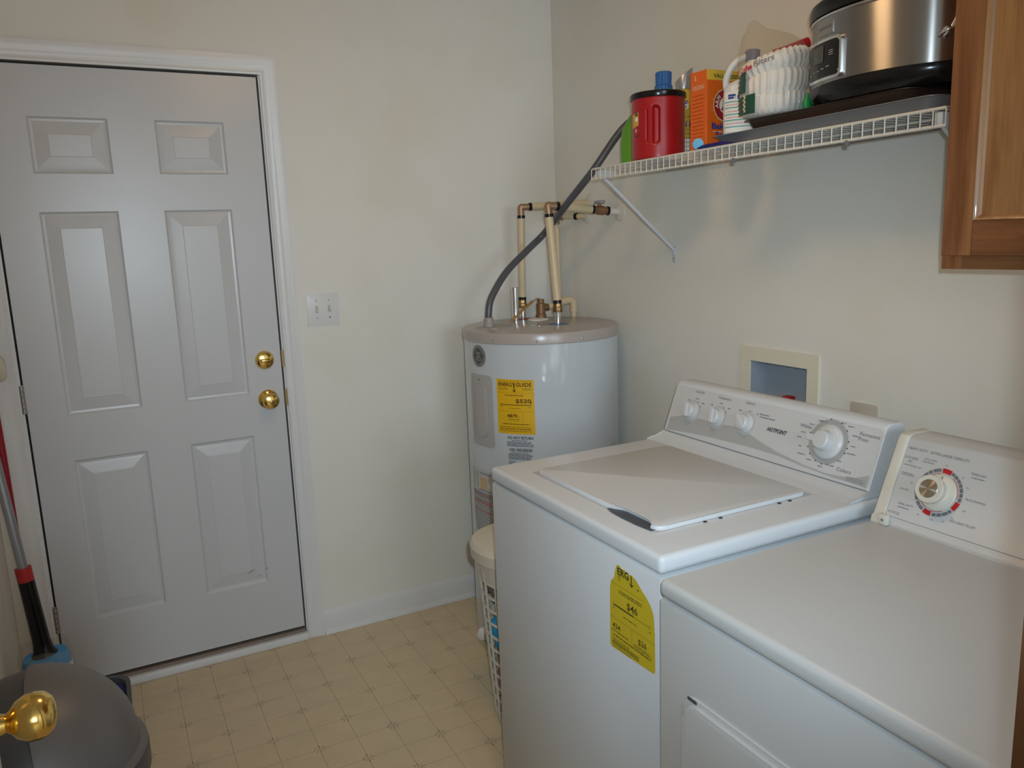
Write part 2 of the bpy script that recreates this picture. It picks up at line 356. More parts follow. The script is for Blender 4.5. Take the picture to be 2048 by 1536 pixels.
def baseboard(name, p0, p1, n):
    p0, p1, n = map(Vector, (p0, p1, n)); P_ = [(0, 0), (.024, 0), (.022, .010), (.014, .018), (.0125, .019), (.0125, .075), (.008, .086), (.0, .093)]
    b = B(); b.loft([[p+n*a+Vector((0, 0, c)) for a, c in P_] for p in (p0, p1)]); struct(b, name, 'trim')
baseboard('baseboard_back', (dR_+.069, 0, 0), (-.001, 0, 0), (0, -1, 0)); baseboard('baseboard_right', (0, -.026, 0), (0, -6.4, 0), (-1, 0, 0)); baseboard('baseboard_left', (XL, -.03, 0), (XL, -6.4, 0), (1, 0, 0))
# open white door close by on the left with its brass knob
d2 = bpy.data.objects.new('door_2', None); COL.objects.link(d2); d2.location = (-1.9, -2.6, 0); d2['kind'] = 'structure'
b = B(); b.box((-1.912, -2.60, .012), (-1.876, -1.812, 2.035), .002); b.make('panel', 'door', d2)
b = B(); c = (-1.876, -1.872, .9475)
b.lathe([(.032, 0), (.032, .004), (.024, .009), (.013, .012), (.0105, .02), (.013, .024), (.021, .030), (.0265, .040), (.0275, .050), (.025, .060), (.018, .067), (.008, .070), (0, .0705)], c, (1, 0, 0), 48); b.make('door_knob', 'brass', d2)

# ceiling lamp (above the frame)
cl = thing('ceiling_lamp', 'round frosted glass lamp on the ceiling of the room', 'lamp', (-1.05, -1.5, ZC))
b = B(); b.lathe([(.16, 0), (.16, -.02), (.15, -.025)], (-1.05, -1.5, ZC)); b.make('base', 'trim', cl)
b = B(); b.lathe([(.145, -.022), (.14, -.05), (.11, -.08), (.06, -.098), (0, -.104)], (-1.05, -1.5, ZC)); b.make('glass_shade', 'lampglow', cl)

# light switch
sw = thing('light_switch', 'white double toggle light switch plate on the wall beside the door', 'switch', (-.996, 0, 1.246))
b = B(); b.prism(rrect(-1.054, 1.188, -.938, 1.304, .004), plane((0, 0, 0), (1, 0, 0), (0, 0, 1), (0, -1, 0)), 0, .006, .002); b.make('plate', 'trim', sw)
for i, x in enumerate((-1.019, -.973)):
    b = B(); b.box((x-.005, -.0072, 1.234), (x+.005, -.0055, 1.258)); t = b.make('toggle', 'beige', sw)
    b = B(); z = 1.249 if i else 1.241; b.box((x-.0035, -.016, z-.004), (x+.0035, -.007, z+.004), .001); b.make('lever', 'appc', t)
    for z in (1.215, 1.277):
        b = B(); b.lathe([(.003, 0), (.002, .001)], (x, -.006, z), (0, -1, 0), 12); b.make('screw', 'grey' if not (i and z < 1.25) else 'ink2', sw)

# beige hook by the left edge
b = B(); b.prism(rrect(-2.066, 1.105, -1.982, 1.185, .02), plane((0, -.10, 0), (1, 0, 0), (0, 0, 1), (0, -1, 0)), 0, .012, .004)
b.box((XL, -.13, 1.10), (XL+.012, -.07, 1.19), .003); tag(b.make('wall_hook', 'beige'), 'beige plastic hook on the left wall, cut by the left edge of the photo', 'hook')

# ------------------------------------------------------------------ water heater
HX, HY, HR, HZ = -.3066, -.384, .278, 1.1637
LS = 1.112   # heater, label and fitting sizes and places scaled about the camera by this
hc = lambda th0, z0, R_=HR: (lambda s, t, h: Vector((HX+(R_+h)*math.cos(R(th0)+LS*s/R_), HY+(R_+h)*math.sin(R(th0)+LS*s/R_), z0+LS*t)))
wh = thing('water_heater', 'tall white cylindrical water heater in the back corner', 'water heater', (HX, HY, 0))
b = B(); b.lathe([(.262, .0), (.262, .02), (.278, .025), (.278, 1.133), (.2755, 1.136)], (HX, HY, 0), seg=96); b.make('jacket', 'jack', wh)
b = B(); b.lathe([(.280, 1.126), (.2815, 1.128), (.2815, 1.156), (.279, 1.162), (.273, HZ+.0005), (.0, HZ+.0005)], (HX, HY, 0), seg=96); b.make('top_cover', 'cap', wh)
for a in (190, 206, 238, 270, 300, 150):
    b = B(); b.lathe([(.0035, 0), (.0035, .002), (.002, .003)], (HX+.2815*math.cos(R(a)), HY+.2815*math.sin(R(a)), 1.138), (math.cos(R(a)), math.sin(R(a)), 0), 10); b.make('screw', 'chrome', wh)
# round monogram badge
f = hc(190, 1.0802)
b = B(); b.disc(0, 0, .034, f, .0012, 48); bd = b.make('badge', mat('badge grey', (.20, .19, .18), .4), wh)
b = B(); b.disc(0, 0, .026, f, .0016, 40); b.make('badge_centre', mat('badge dark', (.075, .07, .068), .4), bd)
b = B(); b.arc(0, 0, .0262, .0275, 0, 360, f, .002, 48); b.arc(0, 0, .0225, .0235, 110, 165, f, .002, 14); b.arc(0, 0, .0225, .0235, -70, -15, f, .002, 14); b.arc(0, 0, .0225, .0235, 20, 75, f, .002, 14); b.arc(0, 0, .0225, .0235, 200, 255, f, .002, 14)
b.arc(-.0062, .0078, .0035, .0053, -10, 290, f, .002, 20); b.arc(-.0062, -.0078, .0048, .0066, 60, 400, f, .002, 20)
b.arc(.0062, .0080, .0030, .0047, -80, 240, f, .002, 20); b.arc(.0075, -.0085, .0045, .0063, -150, 170, f, .002, 20); b.flat([(-.0015, .012), (.0005, .012), (.0005, -.010), (-.0015, -.010)], f, .002); b.flat([(0.0005, 0), (.008, -.003), (.008, -.001), (.0005, .002)], f, .002)
b.make('monogram', 'tan', bd)
# access panel with recess
f = hc(191, .8896); W_ = .0545; H_ = .1135
b = B(); b.curved(rrect(-W_, -H_, W_, H_, .014), f, 0, .003); ap = b.make('access_panel', 'tan', wh)
b = B(); b.lathe([(.0028, 0), (.002, .001)], f(-.004, .098, .003), (-.98, -.19, 0), 12); b.make('screw', 'ink', ap)
b = B(); b.curved(rrect(-.028, -.085, .030, .085, .022), f, .003, .0055); b.curved(rrect(-.024, -.081, .026, .081, .019), f, .0055, .0075); b.make('raised_field', 'tan', ap)
# yellow energy label
f = hc(207.2, .8218); lw, lh = .122, .168
b = B(); b.flat([(0, 0), (lw, 0), (lw-.001, lh), (0, lh+.001)], f, .0008, .01); eg = b.make('energy_label', 'yel2', wh)
b = B(); b.text('ENERGY', .007, .1475, f, .0165, .0565, .0014, bold=.018); b.text('GUIDE', .0655, .1475, f, .0165, .0485, .0014, bold=.018)
b.rect(.0585, .132, .0615, .158, f, .0014); b.flat([(.053, .137), (.060, .129), (.067, .137), (.060, .1335)], f, .0014)
b.text('$520', .063, .0975, f, .0165, .049, .0014, bold=.02); b.rect(.010, .0895, .112, .0915, f, .0014); b.flat([(.108, .099), (.114, .099), (.111, .094)], f, .0014)
b.text('4879', .034, .0515, f, .0145, .033, .0014, bold=.02); b.text('kWh', .0685, .052, f, .004, .007, .0014)
b.lines(.006, .04, (.141, .137), .0011, f, .0013, .01); b.lines(.085, .118, (.141, .137), .0011, f, .0013, .008); b.lines(.006, .118, (.163,), .0008, f, .0013)
b.lines(.028, .094, (.119,), .002, f, .0013); b.lines(.010, .02, (.084,), .0015, f, .0013); b.lines(.102, .112, (.083,), .0015, f, .0013); b.lines(.04, .08, (.079,), .0012, f, .0013)
b.lines(.038, .078, (.0445,), .0015, f, .0013); b.lines(.018, .108, (.030,), .002, f, .0013); b.lines(.008, .112, (.021, .016, .013, .008), .0013, f, .0013)
b.rect(.004, .127, .118, .1274, f, .0013); b.rect(.004, .070, .118, .0704, f, .0013); b.rect(.028, .0405, .085, .0408, f, .0013); b.rect(.0848, .0405, .0852, .066, f, .0013)
b.make('lettering', mat('brown black ink', (.07, .02, .0), .6), eg)
f = hc(214, .7256)
b = B(); b.text('DO NOT RETURN', .003, .0705, f, .0125, .082, .0008, bold=.02); b.text('NO REGRESE', .009, .0325, f, .0125, .072, .0008, bold=.02)
b.lines(.016, .072, (.0655,), .0016, f, .0008); b.lines(.0, .086, (.0605, .0565, .0525, .0485), .0018, f, .0008); b.lines(.013, .075, (.0275,), .0016, f, .0008)
b.lines(.004, .086, (.0225, .0185, .0145, .0105, .0065), .0018, f, .0008); b.lines(.004, .03, (-.0005, -.0045, -.0085), .0016, f, .0008, rag=.5); b.lines(.004, .07, (-.015, -.019, -.023, -.027), .0016, f, .0008)
b.make('warning_lettering', 'ink', wh)
f = hc(173, .4143); b = B(); b.flat([(0, .06), (.014, .0), (.13, .0), (.13, .235), (0, .235)], f, .0006, .01); ll = b.make('instruction_label', mat('pale label', (.55, .56, .55), .5), wh)
b = B(); b.flat([(.0, .06), (.014, .004), (.126, .004), (.126, .158), (.0, .158)], f, .0009, .01); b.make('grey_field', mat('label grey field', (.30, .30, .31), .5), ll)
b = B(); b.lines(.006, .12, [.02+.0088*k for k in range(14)], .0024, f, .0013, .02); b.make('light_lines', 'face', ll)
b = B(); b.lines(.002, .12, (.148, .125, .118, .092), .0035, f, .0014, .03); b.make('red_lines', mat('faded red ink', (.5, .14, .10), .5), ll)
b = B(); b.lines(.004, .018, [.172+.006*k for k in range(9)], .0016, f, .0012); b.lines(.03, .042, [.172+.006*k for k in range(9)], .0016, f, .0012); b.lines(.05, .12, (.222, .218), .0016, f, .0012); b.lines(.04, .12, (.163,), .003, f, .0012); b.make('small_lines', 'ink2', ll)
b = B(); b.flat(rrect(.054, .168, .09, .208, .006), f, .0012, .006); b.make('emblem', mat('emblem tan', (.62, .42, .24), .5), ll)
# top fittings
zt = HZ+.0005; ft = plane((0, 0, zt), (1, 0, 0), (0, 1, 0), (0, 0, 1))
b = B(); b.disc(-.2588, -.1644, .035, ft, .0006); b.make('hot_ring', 'red', wh)
b = B(); b.disc(-.2566, -.4261, .038, ft, .0006); b.make('cold_ring', 'blue', wh)
b = B(); b.lathe([(.04, 0), (.04, .003), (.03, .005)], (-.2315, -.2355, zt)); b.make('foam_collar', 'wht', wh)
b = B(); b.lathe([(.02, 0), (.02, .001)], (-.3516, -.4190, zt), seg=18, disp=lambda t, z, r: .004*math.sin(5*t)); b.make('foil_patch', 'chrome', wh)
b = B(); b.prism(rrect(-.066, -.045, .066, .045, .02), plane((-.4735, -.3467, zt), (.85, .53, 0), (-.53, .85, 0), (0, 0, 1)), 0, .004, .001)
# keep the plate inside the rim
jp = b.make('junction_cover', 'fit', wh)
b = B(); b.lathe([(.004, 0), (.004, .004), (.002, .006)], (-.4316, -.3189, zt+.004), seg=10); b.make('screw', 'chrome', jp)
b = B(); b.lathe([(.019, 0), (.019, .010), (.0165, .012), (.0165, .030), (.013, .033)], (-.4917, -.3411, zt+.003), seg=24); b.make('conduit_fitting', 'fit', jp)
b = B(); b.lathe([(.014, 0), (.014, .125), (.013, .125), (.013, .02)], (-.3060, -.1932, zt), seg=20, cap=False); b.make('metal_sleeve', 'chrome', wh)
b = B(); b.lathe([(.021, .0), (.021, .014), (.018, .018), (.018, .056), (.014, .060), (.014, .073)], (-.1892, -.1848, zt), seg=20); b.lathe([(.012, 0), (.012, .02), (.014, .02), (.014, .028)], (-.185, -.1848, zt+.040), (1, 0, 0), 20); tp = b.make('relief_valve', 'bronze', wh)
b = B(); b.tube([(-.1892, -.1848, zt+.073), (-.2092, -.1888, zt+.077), (-.2370, -.1932, zt+.067)], .004, 8); b.make('lever', 'chrome', tp)
b = B(); b.loft([[Vector(p)+Vector((dx_, dy_, 0)) for dx_, dy_ in ((-.004, .006), (.004, -.006))]+[Vector(p)+Vector((dx_, dy_, .0015)) for dx_, dy_ in ((.004, -.006), (-.004, .006))] for p in ((-.2203, -.1910, zt+.072), (-.2759, -.2021, zt+.040), (-.3370, -.2155, zt+.0008))]); b.make('tag_strap', mat('amber tag', (.42, .22, .06), .4), tp)
b = B(); b.lathe([(.015, 0), (.015, .012), (.022, .015), (.023, .03), (.017, .035), (.017, .045), (0, .047)], (HX+.272*math.cos(R(184)), HY+.272*math.sin(R(184)), .052), (-.9, -.43, -.1), 24); b.make('drain_valve', 'wht', wh)

# pipes
def elbow(b, p, d1, d2_, r): b.tube([Vector(p)+Vector(d1)*.03, Vector(p)+Vector(d1)*.012, p, Vector(p)+Vector(d2_)*.012, Vector(p)+Vector(d2_)*.03], r, 14, 4)
def supply(name, label, base, top, wall, r, valve=None):
    base, top, wall = map(Vector, (base, top, wall)); t = thing(name, label, 'pipe', base)
    dv = (base-top).normalized(); dw = (wall-top).normalized()
    b = B(); b.lathe([(.0115, 0), (.0115, .05)], base, seg=18); b.make('nipple', 'chrome', t)
    b = B(); b.lathe([(.017, .044), (.018, .046), (.018, .060), (.0155, .063), (.0155, .076)], base, seg=8); b.make('union_nut', 'oldbrass', t)
    lo = base+Vector((0, 0, .074)); b = B(); b.tube([lo, top+dv*.035], r, 18); b.make('riser', 'cpvc', t)
    b = B(); b.tube([lo, lo-dv*.012], r+.0012, 18); b.make('insulation_ring', 'black', t)
    b = B(); elbow(b, top, dv, dw, r-.0015); b.make('elbow', 'copper', t)
    for p, d in ((top+dv*.03, dv), (top+dw*.03, dw)):
        b = B(); b.tube([p, p+d*.011], r+.0012, 18); b.make('insulation_ring', 'black', t)
    L_ = (wall-top).length; e = top+dw*(L_-.11 if valve else L_-.004)
    b = B(); b.tube([top+dw*.035, e], r, 18); b.make('run', 'cpvc', t)
    if valve:
        b = B(); b.tube([e, e+dw*.008], r+.0015, 18); b.make('insulation_ring', 'black', t)
        b = B(); b.tube([e+dw*.008, e+dw*.018, e+dw*.02, e+dw*.046, e+dw*.048, e+dw*.058], lambda q: .017 if .3 < q < .7 else .0135, 10); b.lathe([(.006, 0), (.006, .024)], e+dw*.03, seg=12); v = b.make('stop_valve', 'bronze', t)
        b = B(); q = e+dw*.03+Vector((0, 0, .022)); b.box(q-Vector((.012, .022, 0)), q+Vector((.012, .022, .012)), .004); b.make('valve_handle', 'fit', v)
        b = B(); b.tube([e+dw*.058, e+dw*.066], r+.0015, 18); b.make('insulation_ring', 'black', t)
        b = B(); b.tube([e+dw*.066, wall], .0135, 18); b.make('stub', 'wire', t)
    b = B(); b.lathe([(.034, 0), (.033, .003), (.022, .007), (.016, .009)], (0, wall.y, wall.z), (-1, 0, 0), 28); b.make('wall_flange', 'wire', t)
    return t
supply('supply_pipe', 'cream pipe from the red ring on the water heater, bending back to the corner wall', (-.2588, -.1644, HZ), (-.262, -.184, 1.5885), (0, -.258, 1.597), .0138)
supply('supply_pipe', 'cream pipe from the blue ring on the water heater to the bronze wall valve', (-.2566, -.4261, HZ), (-.27, -.401, 1.583), (0, -.455, 1.554), .0148, True)
t = thing('drop_pipe', 'thin cream pipe dropping behind the water heater from a dark copper elbow', 'pipe', (-.07, -.13, 0))
b = B(); b.tube([(-.07, -.150, .06), (-.07, -.122, 1.51)], .0105, 14); b.make('riser', 'cpvc', t)
b = B(); elbow(b, (-.07, -.119, 1.553), (0, 0, -1), (.5, -.86, 0), .0135); b.tube([(-.085, -.112, 1.553), (-.055, -.145, 1.553)], .0155, 14); b.make('elbow', 'copper', t)
b = B(); b.tube([(-.058, -.140, 1.553), (-.001, -.237, 1.547)], .0105, 14); b.make('run', 'cpvc', t)
b = B(); b.tube([(-.028, -.191, 1.55), (-.022, -.201, 1.55)], .0135, 14); b.make('insulation_ring', 'black', t)
b = B(); b.lathe([(.028, 0), (.027, .003), (.015, .008)], (0, -.237, 1.547), (-1, 0, 0), 24); b.make('wall_flange', 'wire', t)
t = thing('discharge_pipe', 'cream pipe elbow leaving the bronze relief valve and dropping behind the water heater', 'pipe', (-.05, -.2, 0))
b = B(); b.tube([(-.156, -.1855, 1.2045), (-.085, -.198, 1.2235)], .0118, 16); b.make('run', 'cpvc', t)
b = B(); b.tube([(-.105, -.1945, 1.2185), (-.075, -.199, 1.226), (-.053, -.202, 1.218), (-.050, -.202, 1.18)], .0160, 16, 4); b.make('elbow', 'cpvc', t)
b = B(); b.tube([(-.050, -.202, 1.185), (-.050, -.202, .08)], .0118, 16); b.make('riser', 'cpvc', t)
b = B(); b.tube([(-.4917, -.3411, 1.192), (-.4917, -.3411, 1.215), (-0.4750, -0.3360, 1.2693), (-0.4000, -0.3099, 1.3533), (-0.3000, -0.2943, 1.4299), (-0.2220, -0.2910, 1.4910), (-0.2260, -0.4776, 1.5970), (-0.1900, -0.5733, 1.6892), (-0.1100, -0.6299, 1.8164), (-0.0300, -0.6737, 1.8810), (-.001, -.68, 1.905)], .0125, 16, 6)
tag(b.make('electrical_conduit', 'conduit'), 'dark grey flexible conduit curving from the water heater up behind the wire shelf', 'conduit')

# ------------------------------------------------------------------ wire shelf
SX, SY0, SY1, SZ = -.3027, -.7384, -1.9045, 1.6775; SH = .0338
sh = thing('wire_shelf', 'white wire shelf on the right wall between the back corner and the oak cabinet', 'shelf', (0, -1.32, SZ))
b = B()
for x, z in ((SX, SZ-.0025), (SX, SZ-SH)): b.tube([(x, SY0, z), (x, SY1, z)], .0032, 8)
b.make('front_rails', 'wire', sh)
b = B()
for x, z in ((-.012, SZ-.006), (-.105, SZ-.006), (-.2, SZ-.006)): b.tube([(x, SY0, z), (x, SY1, z)], .0028, 8)
b.make('deck_rails', 'wire', sh)
b = B(); n = 46
for i in range(n+1):
    y = SY0+.002+(SY1-SY0-.004)*i/n
    b.tube([(-.008, y, SZ-.0015), (SX+.004, y, SZ-.0015), (SX-.003, y, SZ-.004), (SX-.0035, y, SZ-.01), (SX-.0035, y, SZ-SH-.002)], .0015, 6)
b.make('cross_wires', 'wire', sh)
for y, sc in ((-.765, 1), (-1.888, 1)):
    b = B(); b.tube([(-.285, y, SZ-SH+.004), (-.262, y, SZ-SH-.012), (-.005, y, 1.415), (-.002, y, 1.40)], .0065, 4)
    b.box((-.30, y-.008, SZ-SH), (-.245, y+.008, SZ-.008), .001); b.box((-.004, y-.008, 1.374), (-.0005, y+.008, 1.428), .001); s1 = b.make('support_bracket', 'brk', sh)
    b = B(); b.lathe([(.0025, 0), (.0015, .002)], (-.004, y, 1.387), (-1, 0, 0), 10); b.make('screw', 'ink2', s1)
for y in (-1.36, -1.69):
    b = B(); b.box((SX-.004, y-.004, SZ-SH-.012), (SX+.004, y+.004, SZ-SH), .001); b.make('rail_clip', 'ink2', sh)

# ------------------------------------------------------------------ things on the shelf
Z0 = SZ+.0005
def face_frame(cx, cy):   # direction towards the camera in plan, and the right hand direction
    d = Vector((cx-CAM.x, cy-CAM.y, 0)).normalized(); return d, Vector((d.y, -d.x, 0))
# red coffee canister
cx, cy = -.2245, -.965; d, rr = face_frame(cx, cy); a0 = math.atan2(-d.y, -d.x)
cn = thing('coffee_canister', 'red plastic coffee canister with black lid and moulded side grip', 'canister', (cx, cy, Z0))
def sdf(s, z, hs, hz, rad):
    qx, qz = abs(s)-hs+rad, abs(z)-hz+rad
    return math.hypot(max(qx, 0), max(qz, 0))+min(max(qx, qz), 0)-rad
def dsp(t, z, r):
    s = ((t-a0+PI) % (2*PI)-PI)*.076; q = sdf(s+.014, z-.093, .021, .053, .014)
    k = .012*max(0, min(1, -q/.006)); k *= 1-.95*max(0, min(1, (.010-abs(s+.022))/.004))
    return -k if r > .07 else 0
pf = [(.070, 0), (.0745, .004)]+[(.0755, .008+i*.0025) for i in range(62)]+[(.0755, .166), (.077, .168), (.077, .172)]
b = B(); b.lathe(pf, (cx, cy, Z0), seg=220, disp=dsp); b.make('body', 'redp', cn)
b = B(); b.lathe([(.0785, .168), (.0795, .170), (.0795, .182), (.0775, .185), (.070, .186), (.068, .183), (0, .183)], (cx, cy, Z0), seg=64); b.make('lid', 'black', cn)
f = lambda s, t, h: Vector((cx+(.0755+h)*math.cos(a0+s/.0755), cy+(.0755+h)*math.sin(a0+s/.0755), Z0+t))
b = B(); b.flat([(-.092, .088), (-.060, .096), (-.060, .132), (-.092, .126)], f, .0006, .004); lb = b.make('label', mat('label gold', (.62, .38, .05), .5), cn)
b = B(); b.disc(-.069, .112, .0065, f, .001, 16); b.text('s', -.0745, .078, f, .018, None, .001, bold=.03); b.make('light_print', 'wht', lb)
b = B(); b.flat([(-.074, .122), (-.064, .122), (-.062, .134), (-.067, .126), (-.072, .134)], f, .0012); b.lines(-.075, -.056, (.0655,), .003, f, .001); b.make('dark_print', 'ink', lb)
# green detergent jug
def jug(base, dd, rr, stack, nsec=28):
    rows = []
    for z, wl, wr, th in stack:
        c = (wl+wr)/2; a = (wr-wl)/2; row = []
        for i in range(nsec):
            t = 2*PI*i/nsec; ct, st = math.cos(t), math.sin(t); e = .75
            row.append(Vector(base)+rr*(c+a*math.copysign(abs(ct)**e, ct))+dd*(th*math.copysign(abs(st)**e, st))+Vector((0, 0, z)))
        rows.append(row)
    return rows
base = Vector((-.1, -.833, Z0)); d, rr = face_frame(-.155, -.787)
gj = thing('detergent_bottle', 'bright green detergent bottle with blue cap, behind the red canister', 'bottle', base)
b = B(); b.loft(jug(base, d, rr, [(0, -.125, .028, .034), (.006, -.132, .033, .038), (.07, -.134, .034, .04), (.115, -.128, .035, .04), (.150, -.108, .035, .038), (.178, -.078, .034, .034), (.200, -.045, .031, .030), (.214, -.032, .028, .027), (.226, -.027, .026, .026)])); b.make('body', 'green', gj)
b = B(); b.lathe([(.027, .222), (.027, .236), (.0235, .240), (.0245, .275), (.022, .278), (0, .278)], base, seg=60, disp=lambda t, z, r: .0007*math.sin(20*t) if r > .02 else 0); b.make('cap', 'blue', gj)
# yellow cleaner bottle
base = Vector((-.108, -.937, Z0)); yb = thing('cleaner_bottle', 'yellow cleaner bottle with slanted silver cap, between red canister and orange carton', 'bottle', base)
b = B(); b.lathe([(.028, 0), (.030, .005), (.030, .15), (.029, .175), (.023, .195), (.018, .207), (.018, .212)], base, seg=32); b.make('body', 'goldy', yb)
b = B(); n = 24; d, rr = face_frame(*base.xy)
rows = [[base+rr*(.021*math.cos(2*PI*i/n))+d*(.021*math.sin(2*PI*i/n))+Vector((0, 0, .208)) for i in range(n)], [base+rr*(.0235*math.cos(2*PI*i/n))+d*(.0235*math.sin(2*PI*i/n))+Vector((0, 0, .228)) for i in range(n)], [base+rr*(.0245*math.cos(2*PI*i/n)+.002)+d*(.021*math.sin(2*PI*i/n))+Vector((0, 0, .250+.018*math.cos(2*PI*i/n))) for i in range(n)]]
b.loft(rows); b.make('cap', 'silver', yb)
a1 = math.atan2(-d.y, -d.x); f = lambda s, t, h: Vector((base.x+(.0302+h)*math.cos(a1+s/.0302), base.y+(.0302+h)*math.sin(a1+s/.0302), base.z+t))
b = B(); b.lines(-.016, .014, (.168, .163), .004, f, .0005, .01); b.lines(-.005, .026, [.03+.012*k for k in range(9)], .0015, f, .0005, .008); b.rect(.006, .098, .022, .112, f, .0005); b.make('label_print', 'navy', yb)
b = B(); b.disc(.004, .158, .011, f, .0003, 20); b.rect(.004, .02, .026, .065, f, .0003); b.make('label_field', 'wht', yb)
# orange carton
bx = thing('baking_soda_box', 'orange baking soda carton with a round red emblem', 'box', (-.19, -1.168, Z0))
b = B(); b.box((-.25, -1.20, Z0), (-.13, -1.136, 1.884), .0008, 1); b.make('carton', 'orange', bx)
f = plane((-.25, -1.20, Z0), (1, 0, 0), (0, 0, 1), (0, -1, 0)); fs = plane((-.25, -1.136, Z0), (0, -1, 0), (0, 0, 1), (-1, 0, 0))
b = B(); b.rect(0, .180, .12, .2055, f, .0004); b.make('top_band', 'ytext', bx)
b = B(); b.text('VALUE SIZE!', .022, .1865, f, .013, .083, .0009, bold=.02); b.make('top_lettering', mat('green black ink', (.03, .07, .03), .6), bx)
b = B(); cc = (.064, .118)
for k in range(20):
    a = 2*PI*k/20; L2 = .052 if k % 2 else .046
    b.flat([(cc[0]+.037*math.cos(a-.05), cc[1]+.037*math.sin(a-.05)), (cc[0]+.037*math.cos(a+.05), cc[1]+.037*math.sin(a+.05)), (cc[0]+L2*math.cos(a), cc[1]+L2*math.sin(a))], f, .0005)
b.disc(*cc, .042, f, .0005); b.make('sun_rays', 'ytext', bx)
b = B(); b.disc(*cc, .0405, f, .0006); b.make('emblem_rim', 'wht', bx)
b = B(); b.disc(*cc, .0392, f, .0008); e1 = b.make('emblem', mat('emblem red', (.33, .01, .015), .5), bx)
b = B(); b.disc(*cc, .0215, f, .001); b.make('emblem_field', 'wht', e1)
def ringtext(b, txt, a_start, a_end, rad, size, f):
    n = len(txt)
    for i, ch in enumerate(txt):
        if ch == ' ': continue
        a = a_start+(a_end-a_start)*i/(n-1)
        b.text(ch, cc[0]+rad*math.cos(R(a)), cc[1]+rad*math.sin(R(a)), f, size, None, .0012, 'C', .03, rot=a-90)
b = B(); ringtext(b, 'ARM &', 185, 98, .025, .0145, f); ringtext(b, 'HAMMER', 75, -35, .025, .0145, f); b.make('emblem_lettering', 'wht', e1)
b = B(); b.flat([(cc[0]-.016, cc[1]-.012), (cc[0]-.006, cc[1]-.014), (cc[0]+.002, cc[1]-.002), (cc[0]+.01, cc[1]), (cc[0]+.008, cc[1]+.008), (cc[0]-.006, cc[1]+.004)], f, .0012); b.flat([(cc[0]+.001, cc[1]+.008), (cc[0]+.016, cc[1]+.011), (cc[0]+.015, cc[1]+.018), (cc[0], cc[1]+.015)], f, .0012); b.make('emblem_arm', 'red', e1)
b = B(); b.text('Baking', .017, .058, f, .021, .075, .0012, bold=.035); b.text('Soda', .03, .036, f, .021, .05, .0012, bold=.035); b.make('name_lettering', 'navy', bx)
b = B(); b.lines(.02, .1, (.046+.004,), .0015, f, .0008); b.text('ONE', .022, .016, f, .008, .015, .001, bold=.02); b.lines(.04, .1, (.017,), .004, f, .0008); b.make('small_lettering', 'wht', bx)
b = B(); b.lines(.010, .056, (.166, .161), .003, fs, .0008, rag=.02); b.rect(.008, .158, .058, .1585, fs, .0008); b.rect(.008, .171, .058, .1715, fs, .0008); b.flat([(.018, .184), (.024, .182), (.022, .197), (.018, .196)], fs, .0008); b.make('side_panel_print', mat('pale orange print', (.75, .45, .3), .5), bx)
b = B(); b.lines(.008, .056, [.03+.0095*k for k in range(13)], .0016, fs, .0008, .014); b.make('side_panel_text', mat('dark orange print', (.36, .04, .0), .5), bx)
# small blue and white packet in front of the carton
pk = thing('blue_packet', 'flat dark blue packet with pale blue round end, lying in front of the orange carton', 'packet', (-.285, -1.27, Z0))
b = B(); b.loft([[Vector((-.280+.022*math.cos(2*PI*i/16), y, Z0+.0065*s_+.0062*s_*math.sin(2*PI*i/16))) for i in range(16)] for y, s_ in ((-1.215, .3), (-1.24, 1), (-1.30, 1), (-1.345, .25))]); b.make('wrapper', 'bag', pk)
b = B(); b.lathe([(.0, -.004), (.013, -.003), (.014, .004), (0, .006)], (-.296, -1.222, Z0+.0145), (-.75, -.66, 0), 20); b.make('round_end', mat('pale blue', (.12, .42, .66), .5), pk)
# grey tray and brown pan
b = B()
def pan(b, x0, x1, y0, y1, z0, z1, r, flare, th=.0015, lip=.006):
    fz = lambda z: (lambda s, t, h: Vector((s, t, z)))
    rows = []
    for ins, z in ((flare+th, z0), (th*.5, z1-.002), (-lip, z1-.002), (-lip, z1), (0, z1), (th, z1-.001), (flare+2*th, z0+th)): rows.append([Vector((x, y, z)) for x, y in rrect(x0+ins, y0+ins, x1-ins, y1-ins, r)])
    b.loft(rows)
pan(b, -.278, -.03, -1.862, -1.250, Z0, 1.7065, .03, .012); tag(b.make('baking_tray', 'tray'), 'long dark grey rimmed baking tray lying along the front of the shelf', 'tray')
b = B(); pan(b, -.268, -.04, -1.80, -1.350, 1.7075, 1.731, .03, .01); tag(b.make('baking_pan', 'brown'), 'thin dark brown baking pan on the grey tray, under the slow cooker', 'tray')
# white jug with handle
base = Vector((-.214, -1.2945, Z0+.004)); d, rr = face_frame(*base.xy)
wj = thing('bleach_jug', 'white plastic jug with loop handle and teal striped label, left of the coffee filters', 'jug', base)
b = B(); b.loft(jug(base, d, rr, [(0, -.044, .028, .034), (.005, -.048, .032, .037), (.12, -.049, .033, .037), (.14, -.047, .033, .036), (.150, -.038, .034, .032), (.16, -.012, .034, .026), (.185, .004, .034, .018), (.205, .010, .032, .014)])); b.make('body', 'milk', wj)
b = B(); b.tube([base+rr*a+Vector((0, 0, z)) for a, z in ((-.040, .138), (-.042, .160), (-.034, .183), (-.018, .203), (.006, .213), (.018, .205))], .0085, 12, 6); b.make('handle', 'milk', wj)
b = B(); b.lathe([(.017, .203), (.018, .205), (.018, .226), (.016, .228), (0, .228)], base+rr*.021, seg=24); b.make('cap', mat('slate blue cap', (.06, .09, .20), .4), wj)
a1 = 0
f = lambda s, t, h: base+rr*s-d*(.0405*max(0, 1-(abs(s)/.0495)**2.6)**.38+h)+Vector((0, 0, t))
